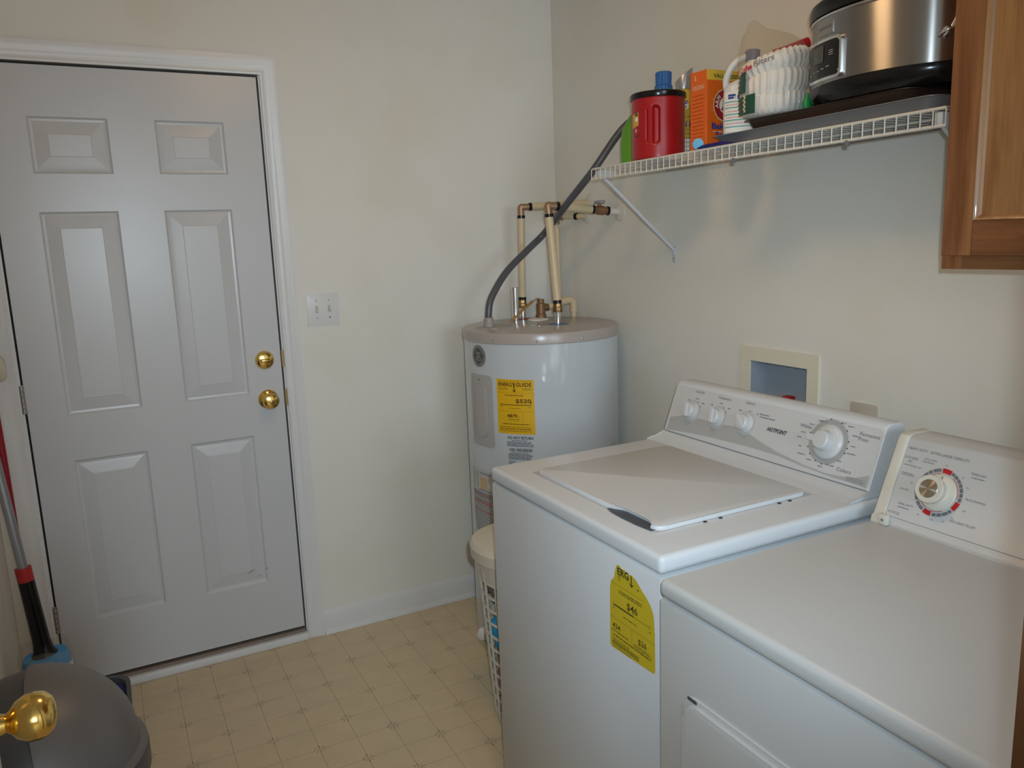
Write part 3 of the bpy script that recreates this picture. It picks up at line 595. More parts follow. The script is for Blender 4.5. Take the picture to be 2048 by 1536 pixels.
b = B(); b.flat([(-.044, .03), (.03, .03), (.03, .128), (-.044, .128)], f, .0012, .006); lb = b.make('label', 'wht', wj)
b = B(); [b.flat([(-.044, z), (.03, z), (.03, z+.0022), (-.044, z+.0022)], f, .002, .006) for z in (.042, .058, .072, .088, .102)]; b.make('label_stripes', 'teal', lb)
b = B(); b.lines(-.036, -.018, (.116, .110), .005, f, .002, .02, 0); b.rect(-.014, .108, -.004, .118, f, .002); b.make('label_print', 'navy', lb)
b = B(); b.lines(-.04, .02, (.05, .065, .079, .095), .002, f, .002, .012); b.make('fine_print', mat('pink print', (.6, .3, .3), .5), lb)
# coffee filters in their bag
cx, cy, cz = -.2335, -1.4165, 1.7325; d, rr = face_frame(cx, cy); a0 = math.atan2(-d.y, -d.x)
cf = thing('coffee_filters', 'stack of fluted white coffee filters in a crinkled clear bag', 'coffee filters', (cx, cy, cz))
tilt = lambda p: p
b = B(); rows = []; ns = 264
zz = [.0, .004, .012, .022, .032, .042, .046, .050, .058, .070, .082, .090, .094, .098, .106, .118, .128, .134]
for k, z in enumerate(zz):
    bulge = {0: -.016, 1: -.008, 2: -.003, 6: -.006, 7: -.004, 11: -.004, 12: -.007, 13: -.004, 16: -.004, 17: -.012}.get(k, 0)
    row = []
    for i in range(ns):
        t = 2*PI*i/ns; amp = .0019+.0006*math.sin(t*3+z*40)
        q = .0735+bulge+.006*z/.13+amp*math.sin(30*t+z*38+1.4*math.sin(z*60))
        zt_ = z+.0016*math.sin(30*t+1)*(1 if k > 0 else 0)+(.016*math.cos(t-a0-1.45)*z/.134)
        row.append(Vector((cx+q*math.cos(t), cy+q*math.sin(t), cz+zt_)))
    rows.append(row)
b.loft(rows); pp = b.make('paper_stack', 'paper', cf)
def fm(s, t, h):
    a = a0+s/.077; return Vector((cx+(.081+h)*math.cos(a), cy+(.081+h)*math.sin(a), cz+t+.016*math.cos(a-a0-1.45)*t/.134))
# clear bag
b = B(); rows = []; ns = 72
for z, q, sx_ in ((-.001, .060, 0), (.006, .077, 0), (.045, .079, 0), (.05, .0785, 0), (.09, .081, 0), (.13, .083, 0), (.148, .078, -.002), (.165, .068, -.008), (.180, .058, -.017), (.190, .044, -.028), (.200, .024, -.040), (.214, .014, -.047), (.222, .006, -.048)):
    row = []
    for i in range(ns):
        t = 2*PI*i/ns; q2 = q*(1+.02*math.sin(9*t+z*70)+.015*math.sin(17*t-z*30))
        row.append(Vector((cx, cy, cz))+rr*(q2*math.cos(t)+sx_)+d*(q2*math.sin(t)*(1 if z < .14 else .8))+Vector((0, 0, z+.014*math.cos(t)*(z/.134 if z < .134 else 1)*0)))
    rows.append(row)
b.loft(rows); bg = b.make('clear_bag', 'film', cf)
b = B()
for (s0, s1), (t0, t1) in (((-.102, -.066), (.058, .108)), ((-.094, -.040), (.004, .050))):
    n = 14
    P_ = [(s0+.006*math.sin(i*1.9)+.010*(i/n)*(1 if t0 > .05 else -.5)+.004*math.sin(i*4), t0+(t1-t0)*i/n) for i in range(n+1)]
    for i in range(n):
        for k in range(8):
            sa = [P_[i][0]+(s1-P_[i][0])*k/8, P_[i][0]+(s1-P_[i][0])*(k+1)/8]; sb = [P_[i+1][0]+(s1-P_[i+1][0])*k/8, P_[i+1][0]+(s1-P_[i+1][0])*(k+1)/8]
            b.bm.faces.new([b.bm.verts.new(fm(*q, .0022)) for q in ((sa[0], P_[i][1]), (sa[1], P_[i][1]), (sb[1], P_[i+1][1]), (sb[0], P_[i+1][1]))])
b.make('green_band', 'dgreen', bg)
b = B(); P2 = [(-.072+.003*math.sin(i*2.1), .01+.044*i/12) for i in range(13)]
for i in range(12): b.bm.faces.new([b.bm.verts.new(fm(*q, .003)) for q in (P2[i], (P2[i][0]+.006, P2[i][1]), (P2[i+1][0]+.006, P2[i+1][1]), P2[i+1])])
b.make('cream_wave', mat('cream wave print', (.62, .50, .33), .5), bg)
b = B(); b.text('Coffee', -.080, .106, fm, .018, .034, .0055, bold=.04, rot=5); b.make('red_lettering', mat('crimson print', (.45, .02, .06), .5), bg)
b = B(); b.text('Filters', -.042, .110, fm, .018, .042, .0055, bold=.02, rot=5); b.make('grey_lettering', 'ink2', bg)
# spray bottle and dark bottle at the back
base = Vector((-.085, -1.385, 1.709)); 
sp = thing('spray_bottle', 'bottle with a red spray head, behind the bag of coffee filters', 'bottle', (-.115, -1.312, 1.709))
base = Vector((-.115, -1.312, 1.709)); b = B(); b.lathe([(.022, 0), (.024, .004), (.024, .12), (.018, .145), (.012, .158), (.012, .185)], base, seg=24); b.make('body', 'grey', sp)
b = B(); dd, r2 = face_frame(*base.xy); b.tube([base+r2*(-.012)+Vector((0, 0, .196)), base+r2*.02+Vector((0, 0, .203)), base+r2*.072+dd*.02+Vector((0, 0, .222))], .0125, 16); b.lathe([(.014, .178), (.014, .195)], base, seg=20); b.make('spray_head', mat('bright red plastic', (.45, .01, .02), .4), sp)
base = Vector((-.055, -1.388, 1.7325))
dk = thing('spice_bottle', 'small dark bottle with white label squeezed between the coffee filters and the slow cooker', 'bottle', base)
b = B(); b.lathe([(.018, 0), (.019, .003), (.019, .095), (.014, .105), (.014, .125), (0, .126)], base, seg=24); b.make('body', 'black', dk)
b = B(); b.lathe([(.0194, .03), (.0194, .06)], base, seg=24, cap=False); b.make('label', 'wht', dk)
base = Vector((-.222, -1.507, 1.7325)); 
b = B(); b.lathe([(.008, 0), (.010, .003), (.010, .022), (.005, .030), (.003, .040), (0, .041)], base, seg=16); tag(b.make('green_cap', mat('green cap plastic', (.0, .26, .07), .4)), 'small green pointed cap between the coffee filters and the slow cooker', 'cap')

# ------------------------------------------------------------------ slow cooker
CX, CY, A_, B_ = -.165, -1.697, .196, .137
sc = thing('slow_cooker', 'oval stainless slow cooker with black base and black rimmed lid', 'slow cooker', (CX, CY, 1.732))
def oval(prof, seg=96):
    return [[Vector((CX+(B_+q)*math.cos(2*PI*i/seg), CY+(A_+q)*math.sin(2*PI*i/seg), z)) for i in range(seg)] for q, z in prof]
b = B(); b.loft(oval([(-.05, 1.7315), (-.012, 1.733), (-.002, 1.745), (.004, 1.760), (.003, 1.768), (-.002, 1.7695)])); b.make('base', 'black', sc)
b = B(); b.loft(oval([(0, 1.7695), (0, 1.9005)])); st = b.make('steel_wrap', 'steel', sc)
b = B(); b.loft(oval([(0, 1.9005), (.0035, 1.902), (.0035, 1.906), (0, 1.907)])); b.make('chrome_rim', 'chrome', sc)
b = B(); b.loft(oval([(-.001, 1.907), (.006, 1.909), (.008, 1.925), (.004, 1.938), (-.006, 1.942)])); b.make('lid_rim', 'black', sc)
b = B(); b.loft(oval([(-.006, 1.940), (-.015, 1.962), (-.04, 1.985), (-.08, 1.999), (-.12, 2.003)])); ld = b.make('lid', mat('dark lid glass', (.03, .03, .03), .08, coat=1), sc)
def ov(th0, zc):           # map on the steel band, arc length measured numerically
    def f(s, t, h):
        th = th0; n = 16
        for _ in range(n): th += (s/n)/math.hypot(B_*math.sin(th), A_*math.cos(th))
        nx, ny = A_*math.cos(th), B_*math.sin(th); L_ = math.hypot(nx, ny)
        return Vector((CX+B_*math.cos(th)+nx/L_*h, CY+A_*math.sin(th)+ny/L_*h, zc+t))
    return f
def th_of(y): return PI-math.asin(max(-1, min(1, (y-CY)/A_)))
f = ov(th_of(-1.610), 1.8175)
b = B(); b.curved(rrect(-.060, -.043, .062, .040, .012), f, 0, .007); cp = b.make('control_bezel', 'chrome', sc)
b = B(); b.curved(rrect(-.054, -.037, .055, .034, .009), f, .007, .0085); b.make('control_panel', 'black', cp)
b = B(); b.flat(rrect(-.027, -.006, .012, .028, .003), f, .0095, .006); b.make('display', mat('dim display', (.055, .06, .055), .3), cp)
b = B(); b.lines(.030, .044, (.012, .008, .004), .0014, f, .0095, .006); b.lines(-.045, -.034, (-.026,), .0018, f, .0095, .006, 0); b.lines(-.027, -.018, (-.022,), .0018, f, .0095, .006, 0); b.lines(-.011, -.003, (-.022,), .0018, f, .0095, .006, 0); b.lines(.004, .014, (-.020,), .0018, f, .0095, .006, 0); b.lines(.021, .032, (-.018,), .0018, f, .0095, .006, 0); b.make('button_marks', 'grey', cp)
b = B(); b.curved(rrect(-.027, .049, .030, .077, .002), f, 0, .0018); npl = b.make('name_plate', 'steel', sc)
b = B(); b.lines(-.02, .022, (.062,), .005, f, .0024, .006, 0); b.make('lettering', 'ink2', npl)
b = B(); f2 = ov(th_of(-1.855), 1.822); b.tube([f2(-.012, -.008, .004), f2(0, 0, .012), f2(.012, .006, .012), f2(.03, .05, .008)], .003, 8, 4); b.lathe([(.008, 0), (.008, .01), (.004, .014)], f2(0, 0, 0), (-.5, -.86, 0), 14); b.make('lid_clip', 'chrome', sc)

# ------------------------------------------------------------------ oak wall cabinet
KX, KY, KZ = -.3085, -1.916, 1.384
kb = thing('wall_cabinet', 'honey oak wall cabinet at the upper right', 'cabinet', (-.15, -2.35, KZ))
b = B(); b.box((-.30, -2.80, KZ), (-.001, KY-.0005, 2.25)); b.make('carcass', 'oakz', kb)
b = B(); b.box((KX, KY-.04, KZ), (-.30, KY, 2.25), .0015); b.box((KX, -2.80, KZ), (-.30, -2.76, 2.25), .0015); b.box((KX, -2.40, KZ), (-.30, -2.34, 2.25)); b.make('face_frame_stiles', 'oakz', kb)
b = B(); b.box((KX+.0003, -2.78, KZ), (-.30, KY-.001, KZ+.045), .001); b.make('face_frame_rail', 'oaky', kb)
for y0, y1 in ((-2.355, -1.927), (-2.79, -2.37)):
    z0, z1 = 1.409, 2.23; xf = KX-.019; dr = thing('tmp', '', '', (xf, y1, z0)); del dr['label']; del dr['category']; dr.name = 'door'; dr.parent = kb; dr.location = Vector((xf, y1, z0))-kb.location
    b = B(); b.box((xf, y1-.056, z0), (KX-.0005, y1, z1), .002); b.make('stile', 'oakz', dr); b = B(); b.box((xf, y0, z0), (KX-.0005, y0+.056, z1), .002); b.make('stile', 'oakz', dr)
    b = B(); b.box((xf+.0003, y0+.056, z0), (KX-.0005, y1-.056, z0+.062), .002); b.make('rail', 'oaky', dr); b = B(); b.box((xf+.0003, y0+.056, z1-.062), (KX-.0005, y1-.056, z1), .002); b.make('rail', 'oaky', dr)
    b = B(); prev = None
    for ins, dep in ((0, 0), (.004, .002), (.008, .007), (.010, .009), (.018, .010), (.05, .006)):
        cur = [b.bm.verts.new((xf+dep, y, z)) for y, z in ((y1-.056-ins, z0+.062+ins), (y0+.056+ins, z0+.062+ins), (y0+.056+ins, z1-.062-ins), (y1-.056-ins, z1-.062-ins))]
        if prev:
            for k in range(4): b.bm.faces.new((prev[k], prev[(k+1) % 4], cur[(k+1) % 4], cur[k]))
        prev = cur
    b.bm.faces.new(prev); b.make('centre_panel', 'oakp', dr)

# ------------------------------------------------------------------ outlet box, outlet
ob = thing('washer_outlet_box', 'recessed wall box with wide ivory frame behind the washer controls', 'outlet box', (0, -1.23, 1.03))
b = B(); F0, F1, G0, G1 = -1.3765, -1.0834, .905, 1.129; q = .006
for lo, hi in (((-q, F0, oz1), (0, F1, G1)), ((-q, F0, G0), (0, F1, oz0)), ((-q, F0, oz0), (0, oy0, oz1)), ((-q, oy1, oz0), (0, F1, oz1))): b.box(lo, hi)
b.make('frame', 'ivory', ob)
b = B(); b.box((.07, oy0, oz0), (.075, oy1, oz1)); b.box((0, oy0, oz0), (.075, oy0+.003, oz1)); b.box((0, oy1-.003, oz0), (.075, oy1, oz1)); b.box((0, oy0, oz1-.003), (.075, oy1, oz1)); b.box((0, oy0, oz0), (.075, oy1, oz0+.003)); b.make('recess', 'inner', ob)
for y, m_ in ((-1.235, 'red'),):
    b = B(); b.lathe([(.008, 0), (.008, .03)], (.045, y, oz0+.003), seg=14); v = b.make('valve', 'bronze', ob)
    b = B(); b.box((.022, y-.014, oz0+.033), (.05, y+.014, oz0+.046), .003); b.make('valve_handle', m_, v)
eo = thing('wall_outlet', 'beige electrical outlet plate on the right wall, low above the dryer controls', 'outlet', (0, -1.523, .965))
b = B(); b.prism(rrect(-1.563, .905, -1.483, 1.021, .004), plane((0, 0, 0), (0, 1, 0), (0, 0, 1), (-1, 0, 0)), 0, .006, .002); b.make('plate', 'beige', eo)
for z in (.975, .930):
    b = B(); b.lathe([(.017, 0), (.017, .003)], (-.006, -1.523, z), (-1, 0, 0), 24); b.make('socket', 'appc', eo)

# ------------------------------------------------------------------ washer
WX, WY2, WY1, WZ = -.8813, -1.1255, -1.8105, .9044
wm = thing('washing_machine', 'white top loading washing machine with four control knobs', 'washing machine', ((WX-.2)/2, (WY1+WY2)/2, 0))
b = B(); b.box((WX, WY1, .02), (-.2, WY2, .8655), .006); b.box((WX+.03, WY1+.02, 0), (-.23, WY2-.02, .03)); b.make('cabinet', 'app', wm)
b = B(); b.box((WX-.001, WY1-.001, .8675), (-.2, WY2+.001, WZ), .011, 4); tp = b.make('top', 'app', wm)
b = B(); fz = lambda s, t, h: Vector((s, t, h))
# lid outline with hand notch on the front edge
poly = rrect(-.812, -1.712, -.408, -1.236, .022)
out = []
for x, y in poly: out.append((x, y))
k = [i for i, (x, y) in enumerate(out) if x < -.80 and y > -1.3][-1]
notch = [(-.812, -1.545), (-.806, -1.560), (-.797, -1.575), (-.794, -1.59), (-.794, -1.66), (-.797, -1.675), (-.806, -1.690)]
out = out[:k+1]+notch+out[k+1:]
b.prism(out, fz, WZ+.001, WZ+.009, .004); b.make('lid', 'app', wm)
b = B(); b.flat([(-.8175, -1.548), (-.8235, -1.575), (-.8255, -1.61), (-.8250, -1.66), (-.8200, -1.705), (-.80, -1.70), (-.785, -1.66), (-.785, -1.58), (-.80, -1.552)], fz, WZ+.0016); b.make('hand_recess_shade', 'shade', tp)  # flat dark patch painted as the shade inside the hand notch
b = B(); b.box((-.818, -1.718, WZ-.001), (-.402, -1.230, WZ+.0012), .0005); b.make('lid_seam_shade', mat('painted seam shadow', (.5, .5, .5), .4), tp)  # darker grey border painted as the shade along the lid edge
for x in (-.5, -.47, -.66, -.70):
    b = B(); b.box((x-.004, -1.7215, WZ), (x+.004, -1.7155, WZ+.0022), .001); b.make('bumper', 'ink', tp)
# control console
A3 = Vector((-.33, -1.12, .921)); U3 = Vector((0, -1, 0)); V3 = Vector((.049, 0, .1276)).normalized(); N3 = Vector((-V3.z, 0, V3.x))
prof = [(-.395, WZ-.002), (-.385, WZ+.001), (-.365, WZ+.003), (-.350, WZ+.008), (-.338, .917), (-.3315, .919), (-.3285, .9205), (-.329, .9225), (-.281, 1.0486), (-.277, 1.054), (-.270, 1.058), (-.262, 1.0595), (-.235, 1.058), (-.222, 1.05), (-.205, .99), (-.202, WZ-.002)]
def console(b, prof, ya, yb, e=.008):
    cx_ = sum(p[0] for p in prof)/len(prof); cz_ = sum(p[1] for p in prof)/len(prof); rows = []
    for y, k in ((ya, .955), (ya-e*.3, .985), (ya-e, 1), (yb+e, 1), (yb+e*.3, .985), (yb, .955)): rows.append([Vector((cx_+(x-cx_)*k, y, max(WZ*.0, cz_+(z-cz_)*k))) for x, z in prof])
    b.loft(rows)
b = B(); console(b, prof, -1.124, -1.800); cs = b.make('console', 'app', wm)
f = plane(A3, U3, V3, N3)
b = B(); b.flat([(.012, .002), (.672, .002), (.676, .012), (.676, .125), (.668, .134), (.02, .134), (.012, .126)], f, .0006); fp_ = b.make('control_face', 'face', cs)
b = B(); b.rect(.006, -.0008, .678, .0008, f, .0012); b.make('seam_line', 'ink2', cs)
b = B()
up_ = [(.014, .040), (.06, .052), (.13, .056), (.2, .056), (.27, .060), (.310, .054), (.36, .040), (.42, .027), (.5, .0165), (.56, .012), (.60, .014), (.64, .020), (.672, .033)]
dn_ = [(.672, .006), (.64, .007), (.60, .0075), (.56, .0085), (.5, .0120), (.42, .019), (.36, .020), (.30, .0195), (.2, .0165), (.12, .013), (.06, .0075), (.014, .0035)]
b.flat(up_+dn_, f, .0010); b.make('grey_swoosh', 'grey', fp_)
b = B(); b.text('HOTPOINT', .3686, .071, f, .0135, .0624, .0016, bold=.03, shear=.25)
b.make('brand_lettering', 'ink', fp_)
b = B()
for s, u, v, wd in (('Load Size', .088, .124, .034), ('Temperature', .178, .1215, .047), ('Options', .278, .124, .031)): b.text(s, u, v, f, .010, wd, .0016, shear=.2)
for s, u, v, wd in (('Whites', .462, .100, .034), ('Permanent', .622, .1115, .050), ('Press', .622, .1005, .024), ('Colors', .590, .0245, .037)): b.text(s, u, v, f, .0115, wd, .0016)
for u, v, wd in ((.066, .098, .010), (.094, .106, .012), (.122, .097, .012), (.158, .100, .008), (.189, .109, .010), (.222, .100, .010), (.262, .103, .010), (.333, .105, .030), (.335, .0985, .05)): b.lines(u, u+wd, (v,), .0022, f, .0016, .008, 0)
for u, v, wd in ((.508, .122, .024), (.487, .110, .014), (.57, .128, .01), (.588, .124, .016), (.605, .106, .016), (.608, .083, .012), (.604, .066, .022), (.585, .045, .012), (.566, .030, .016), (.54, .022, .012), (.505, .030, .014), (.476, .038, .022), (.474, .055, .008), (.462, .075, .012), (.47, .088, .012)): b.lines(u, u+wd, (v,), .0020, f, .0016, .008, 0)
b.lines(.62, .668, (.0175, .014, .0105), .0010, f, .0016, .01); b.make('control_lettering', 'ink2', fp_)
b = B()
for u, v in ((.108, .0985), (.121, .088), (.206, .100), (.219, .090), (.300, .107), (.326, .104)): b.disc(u, v, .0016, f, .0018, 10)
for a in (98, 125, 66, 40, 12, -5, -18, 205, 225, 250, 270, 285, 168, 180): b.disc(.5483+.0535*math.cos(R(a)), .081+.0515*math.sin(R(a)), .0017, f, .0018, 10)
b.make('setting_dots', 'ink', fp_)
for i, (u, v) in enumerate(((.094, .071), (.194, .072), (.295, .0755))):
    b = B(); b.arc(u, v, .022, .031, 0, 360, f, .0014, 40); b.make('knob_ring', mat('pale grey ring', (.52, .52, .51), .5), fp_)
    c = f(u, v, .0015); b = B(); b.lathe([(.0245, 0), (.0235, .003), (.0205, .004), (.019, .019), (.017, .021), (0, .0215)], c, N3, 40)
    an = (100, 100, 130)[i]; g_ = Vector(math.cos(R(an))*U3+math.sin(R(an))*V3)*-1; p_ = g_.cross(N3)
    k1 = b.make('control_knob', 'face', wm); b = B()
    rows = [[c+N3*h+g_*x+p_*y for x, y in ((-.019, -.0045), (.019, -.0045), (.019, .0045), (-.019, .0045))] for h in (.018, .028)]; b.loft(rows); bmesh.ops.bevel(b.bm, geom=list(b.bm.edges), offset=.002, segments=2, affect='EDGES'); b.make('grip', 'face', k1)
c = f(.5483, .081, .001)
b = B(); b.arc(.5483, .081, .033, .0515, 0, 360, f, .0014, 60); b.make('dial_ring', mat('mid grey ring', (.38, .38, .375), .5), fp_)
b = B(); b.lathe([(.040, 0), (.0395, .004), (.036, .008), (.030, .010), (.024, .011), (.021, .028), (.018, .031), (0, .032)], c, N3, 48); dk_ = b.make('dial_knob', 'face', wm)
b = B(); rows = [[c+N3*h+U3*x+V3*y for x, y in rrect(-.036, -.007, .0, .007, .003, 3)] for h in (.008, .030)]; b.loft(rows); b.make('grip', 'face', dk_)
# torn yellow energy sticker on the front
f = plane((WX, -1.6, .6), (0, -1, 0), (0, 0, 1), (-1, 0, 0))
st = [(.0560, .062), (.050, .066), (.052, .190), (.058, .205), (.0665, .2117), (.068, .222), (.0756, .2409), (.083, .244), (.092, .238), (.102, .240), (.112, .234), (.122, .238), (.1366, .2334), (.1470, .226), (.1564, .2183), (.168, .212), (.1787, .2029), (.186, .193), (.1904, .1843), (.1935, .150), (.1945, .076), (.190, .069)]
b = B(); b.flat(st, f, .0008); es = b.make('energy_sticker', 'yel', wm)
b = B()
b.text('ERG', .078, .2235, f, .021, .037, .0013, bold=.03); b.rect(.1215, .217, .1245, .236, f, .0013); b.flat([(.115, .221), (.1235, .2125), (.132, .221), (.1235, .2175)], f, .0013)
b.text('$46', .108, .163, f, .020, .034, .0013, bold=.01); b.text('434', .060, .106, f, .0165, .025, .0013, bold=.005); b.text('$26', .143, .1065, f, .0165, .026, .0013, bold=.01)
b.rect(.063, .1545, .129, .1575, f, .0013); b.rect(.129, .1555, .180, .1563, f, .0013); b.rect(.1785, .151, .1793, .161, f, .0013); b.disc(.1285, .162, .0014, f, .0013, 8)
b.lines(.082, .158, (.190, .186), .0018, f, .0012, .014); b.lines(.06, .068, (.148,), .0014, f, .0012); b.lines(.095, .145, (.141,), .0016, f, .0012); b.lines(.176, .183, (.1455,), .0014, f, .0012); b.lines(.056, .115, (.1,), .0018, f, .0012); b.lines(.128, .186, (.1, .096), .0014, f, .0012)
b.lines(.062, .186, (.0905,), .0022, f, .0012); b.lines(.058, .12, (.083,), .0013, f, .0012); b.lines(.058, .15, (.079, .0765, .074, .0715), .0013, f, .0012); b.lines(.06, .12, (.0665,), .0013, f, .0012)
b.rect(.053, .2, .165, .2005, f, .0012); b.rect(.052, .128, .193, .1285, f, .0012); b.rect(.123, .096, .1235, .128, f, .0012); b.lines(.079, .09, (.218, .213), .0016, f, .0012); b.lines(.14, .148, (.214,), .002, f, .0012)
b.make('lettering', mat('sticker ink', (.06, .05, .01), .6), es)

# ------------------------------------------------------------------ dryer
DX, DY2, DY1, DZ = -.9085, -1.8395, -2.526, .883
dm = thing('clothes_dryer', 'white clothes dryer with one large dial, nearest the viewer', 'dryer', ((DX-.2)/2, (DY1+DY2)/2, 0))
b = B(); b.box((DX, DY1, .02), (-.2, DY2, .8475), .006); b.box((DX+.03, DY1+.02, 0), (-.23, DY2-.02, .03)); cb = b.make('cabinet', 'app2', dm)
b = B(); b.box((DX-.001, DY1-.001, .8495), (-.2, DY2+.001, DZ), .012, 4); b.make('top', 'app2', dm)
f = plane((DX, 0, 0), (0, -1, 0), (0, 0, 1), (-1, 0, 0))
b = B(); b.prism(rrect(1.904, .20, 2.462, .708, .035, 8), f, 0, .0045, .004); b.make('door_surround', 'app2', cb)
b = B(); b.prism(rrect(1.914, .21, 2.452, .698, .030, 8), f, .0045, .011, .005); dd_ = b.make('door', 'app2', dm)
b = B(); b.prism(rrect(1.922, .7005, 1.945, .7065, .002), f, .0046, .0056); b.make('door_catch_gap_shade', 'shade', cb)  # thin dark strip painted as the shade in the door gap
A4 = Vector((-.366, -1.845, .893)); V4 = Vector((.066, 0, .150)).normalized(); N4 = Vector((-V4.z, 0, V4.x))
prof = [(-.376, DZ-.002), (-.374, DZ+.004), (-.366, .893), (-.300, 1.043), (-.296, 1.049), (-.288, 1.053), (-.235, 1.052), (-.222, 1.045), (-.205, .98), (-.202, DZ-.002)]
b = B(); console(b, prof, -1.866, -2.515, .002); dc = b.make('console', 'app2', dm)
def cap_end(ya, yb):
    b = B(); big = [(x-.004 if x < -.29 else x, z+.002 if z > 1.0 else z) for x, z in prof]; console(b, big, ya, yb, .006); b.make('end_cap', 'appc', dm)
cap_end(-1.843, -1.866); cap_end(-2.515, -2.5255)
f = plane(A4, U3, V4, N4)
b = B(); b.rect(.024, .0055, .66, .0062, f, .0006); b.make('seam_line', 'ink2', dc)
b = B(); b.box((-.385, -1.885, DZ+.0005), (-.374, -1.866, DZ+.022), .002); hb = b.make('hinge_bracket', 'appc', dm)
b = B(); b.lathe([(.003, 0), (.002, .0015)], (-.385, -1.876, DZ+.011), (-1, 0, 0), 10); b.make('screw', 'ink2', hb)
cu, cv = .1119, .077
b = B()
for s, u, v, wd, sz in (('HEAVY DUTY · EXTRA LARGE CAPACITY', .026, .146, .125, .0075), ('AUTO SENSE', .024, .127, .028, .0068), ('DRY', .033, .120, .009, .0062), ('4 CYCLE', .026, .013, .024, .0068), ('NO HEAT FLUFF', .150, .030, .048, .0068), ('TIMED DRY', .160, .125, .03, .0064), ('QUICK DEWRINKLE', .167, .077, .036, .005), ('COOL DOWN', .064, .132, .026, .0056), ('TIMED DRY', .040, .034, .028, .0058), ('LESS DRY', .034, .064, .020, .0045), ('VERY DRY', .047, .112, .018, .0045), ('OFF', .108, .129, .007, .004), ('OFF', .112, .022, .007, .004), ('OFF', .166, .055, .007, .004)): b.text(s, u, v, f, sz, wd, .0012)
b.lines(.026, .048, (.1135,), .0012, f, .0012, .006, 0); b.lines(.028, .054, (.097, .0935), .0012, f, .0012, .008, 0); b.lines(.062, .086, (.1275,), .0012, f, .0012, .006, 0); b.lines(.163, .188, (.1195,), .0014, f, .0012, .008, 0); b.lines(.042, .066, (.0285,), .0014, f, .0012, .008, 0)
for u, v in ((.052, .080), (.146, .114), (.160, .098), (.164, .078), (.135, .025), (.15, .036), (.085, .024), (.068, .036)): b.text('50', u, v, f, .0042, .005, .0012)
b.make('control_lettering', 'ink2', dc)
b = B()
for a0_, a1_, rd in ((72, 96, 1), (62, 70, 0), (50, 60, 0), (38, 48, 0), (27, 36, 0), (14, 25, 0), (2, 12, 0), (-10, 0, 0), (-34, -12, 1), (-46, -38, 0), (-62, -48, 0), (-76, -64, 0), (-88, -78, 0), (-113, -92, 1), (-128, -117, 0), (-142, -130, 0), (-158, -146, 0), (-173, -160, 0), (174, 186, 1), (150, 170, 0), (135, 147, 0), (123, 133, 0), (100, 120, 0)):
    if rd: pass
    else: b.arc(cu, cv, .0405, .0465, a0_, a1_, f, .0012, 6)
b.make('dial_scale', mat('scale grey', (.16, .17, .18), .5), dc)
b = B()
for a0_, a1_ in ((72, 96), (-34, -12), (-113, -92)): b.arc(cu, cv, .0385, .0475, a0_, a1_, f, .0014, 8)
b.arc(cu, cv, .0425, .0465, 174, 188, f, .0014, 6); b.arc(cu, cv, .0368, .0378, -5, 60, f, .0012, 16); b.arc(cu, cv, .0368, .0378, 100, 140, f, .0012, 12); b.arc(cu, cv, .0368, .0378, 205, 245, f, .0012, 12); b.arc(cu, cv, .0368, .0378, 265, 300, f, .0012, 12)
b.make('red_marks', mat('bright red mark', (.52, .01, .015), .5), dc)
c = f(cu, cv, 0)
b = B(); b.lathe([(.0355, 0), (.0355, .003), (.034, .005), (.031, .0055), (.024, .008), (.022, .012), (.0265, .026), (.0275, .031), (.026, .0345), (.0165, .0345)], c, N4, 48); dn = b.make('dial_knob', 'appc', dm)
b = B(); b.lathe([(.0180, .0346), (.0175, .0352), (0, .0354)], c, N4, 32); b.make('metal_cap', 'brushed', dn)
b = B(); fk = plane(f(cu, cv, .0072), U3, V4, N4); b.rect(.0015, .022, .0035, .031, fk, .0002); b.make('pointer_mark', 'ink2', dn)

# ------------------------------------------------------------------ laundry hamper
lc = Vector((-.655, -.885, 0)); la, lb_ = .172, .155
hm = thing('laundry_hamper', 'cream plastic laundry hamper with lattice sides, between washer and water heater', 'hamper', lc)
def el(a, b_, z, n=40, ph=0): return [Vector((lc.x+a*math.copysign(abs(math.cos(2*PI*i/n+ph))**.9, math.cos(2*PI*i/n+ph)), lc.y+b_*math.copysign(abs(math.sin(2*PI*i/n+ph))**.9, math.sin(2*PI*i/n+ph)), z)) for i in range(n)]
b = B(); b.loft([el(la-.008, lb_-.008, .548), el(la, lb_, .55), el(la+.002, lb_+.002, .582), el(la-.006, lb_-.006, .595), el(la-.05, lb_-.05, .601), el(.02, .02, .603)]); b.make('lid', 'hamp', hm)
hw = lambda z: 1-.27*(1-z/.6)
b = B(); b.loft([el((la-.016)*hw(z), (lb_-.014)*hw(z), z) for z in (.48, .548)]+[el((la-.020)*hw(z), (lb_-.018)*hw(z), z) for z in (.548, .48)], cap=False)
b.loft([el((la-.02)*hw(z), (lb_-.018)*hw(z), z) for z in (.0, .05)], cap=True)
for z in [.05+.043*i for i in range(11)]:
    p = el((la-.018)*hw(z), (lb_-.016)*hw(z), z, 40); b.tube(p+[p[0]], .0042, 6)
for i in range(18):
    b.tube([el((la-.018)*hw(z), (lb_-.016)*hw(z), z, 18)[i] for z in (.03, .2, .4, .51)], .0042, 6)
b.make('lattice_body', 'hamp', hm)
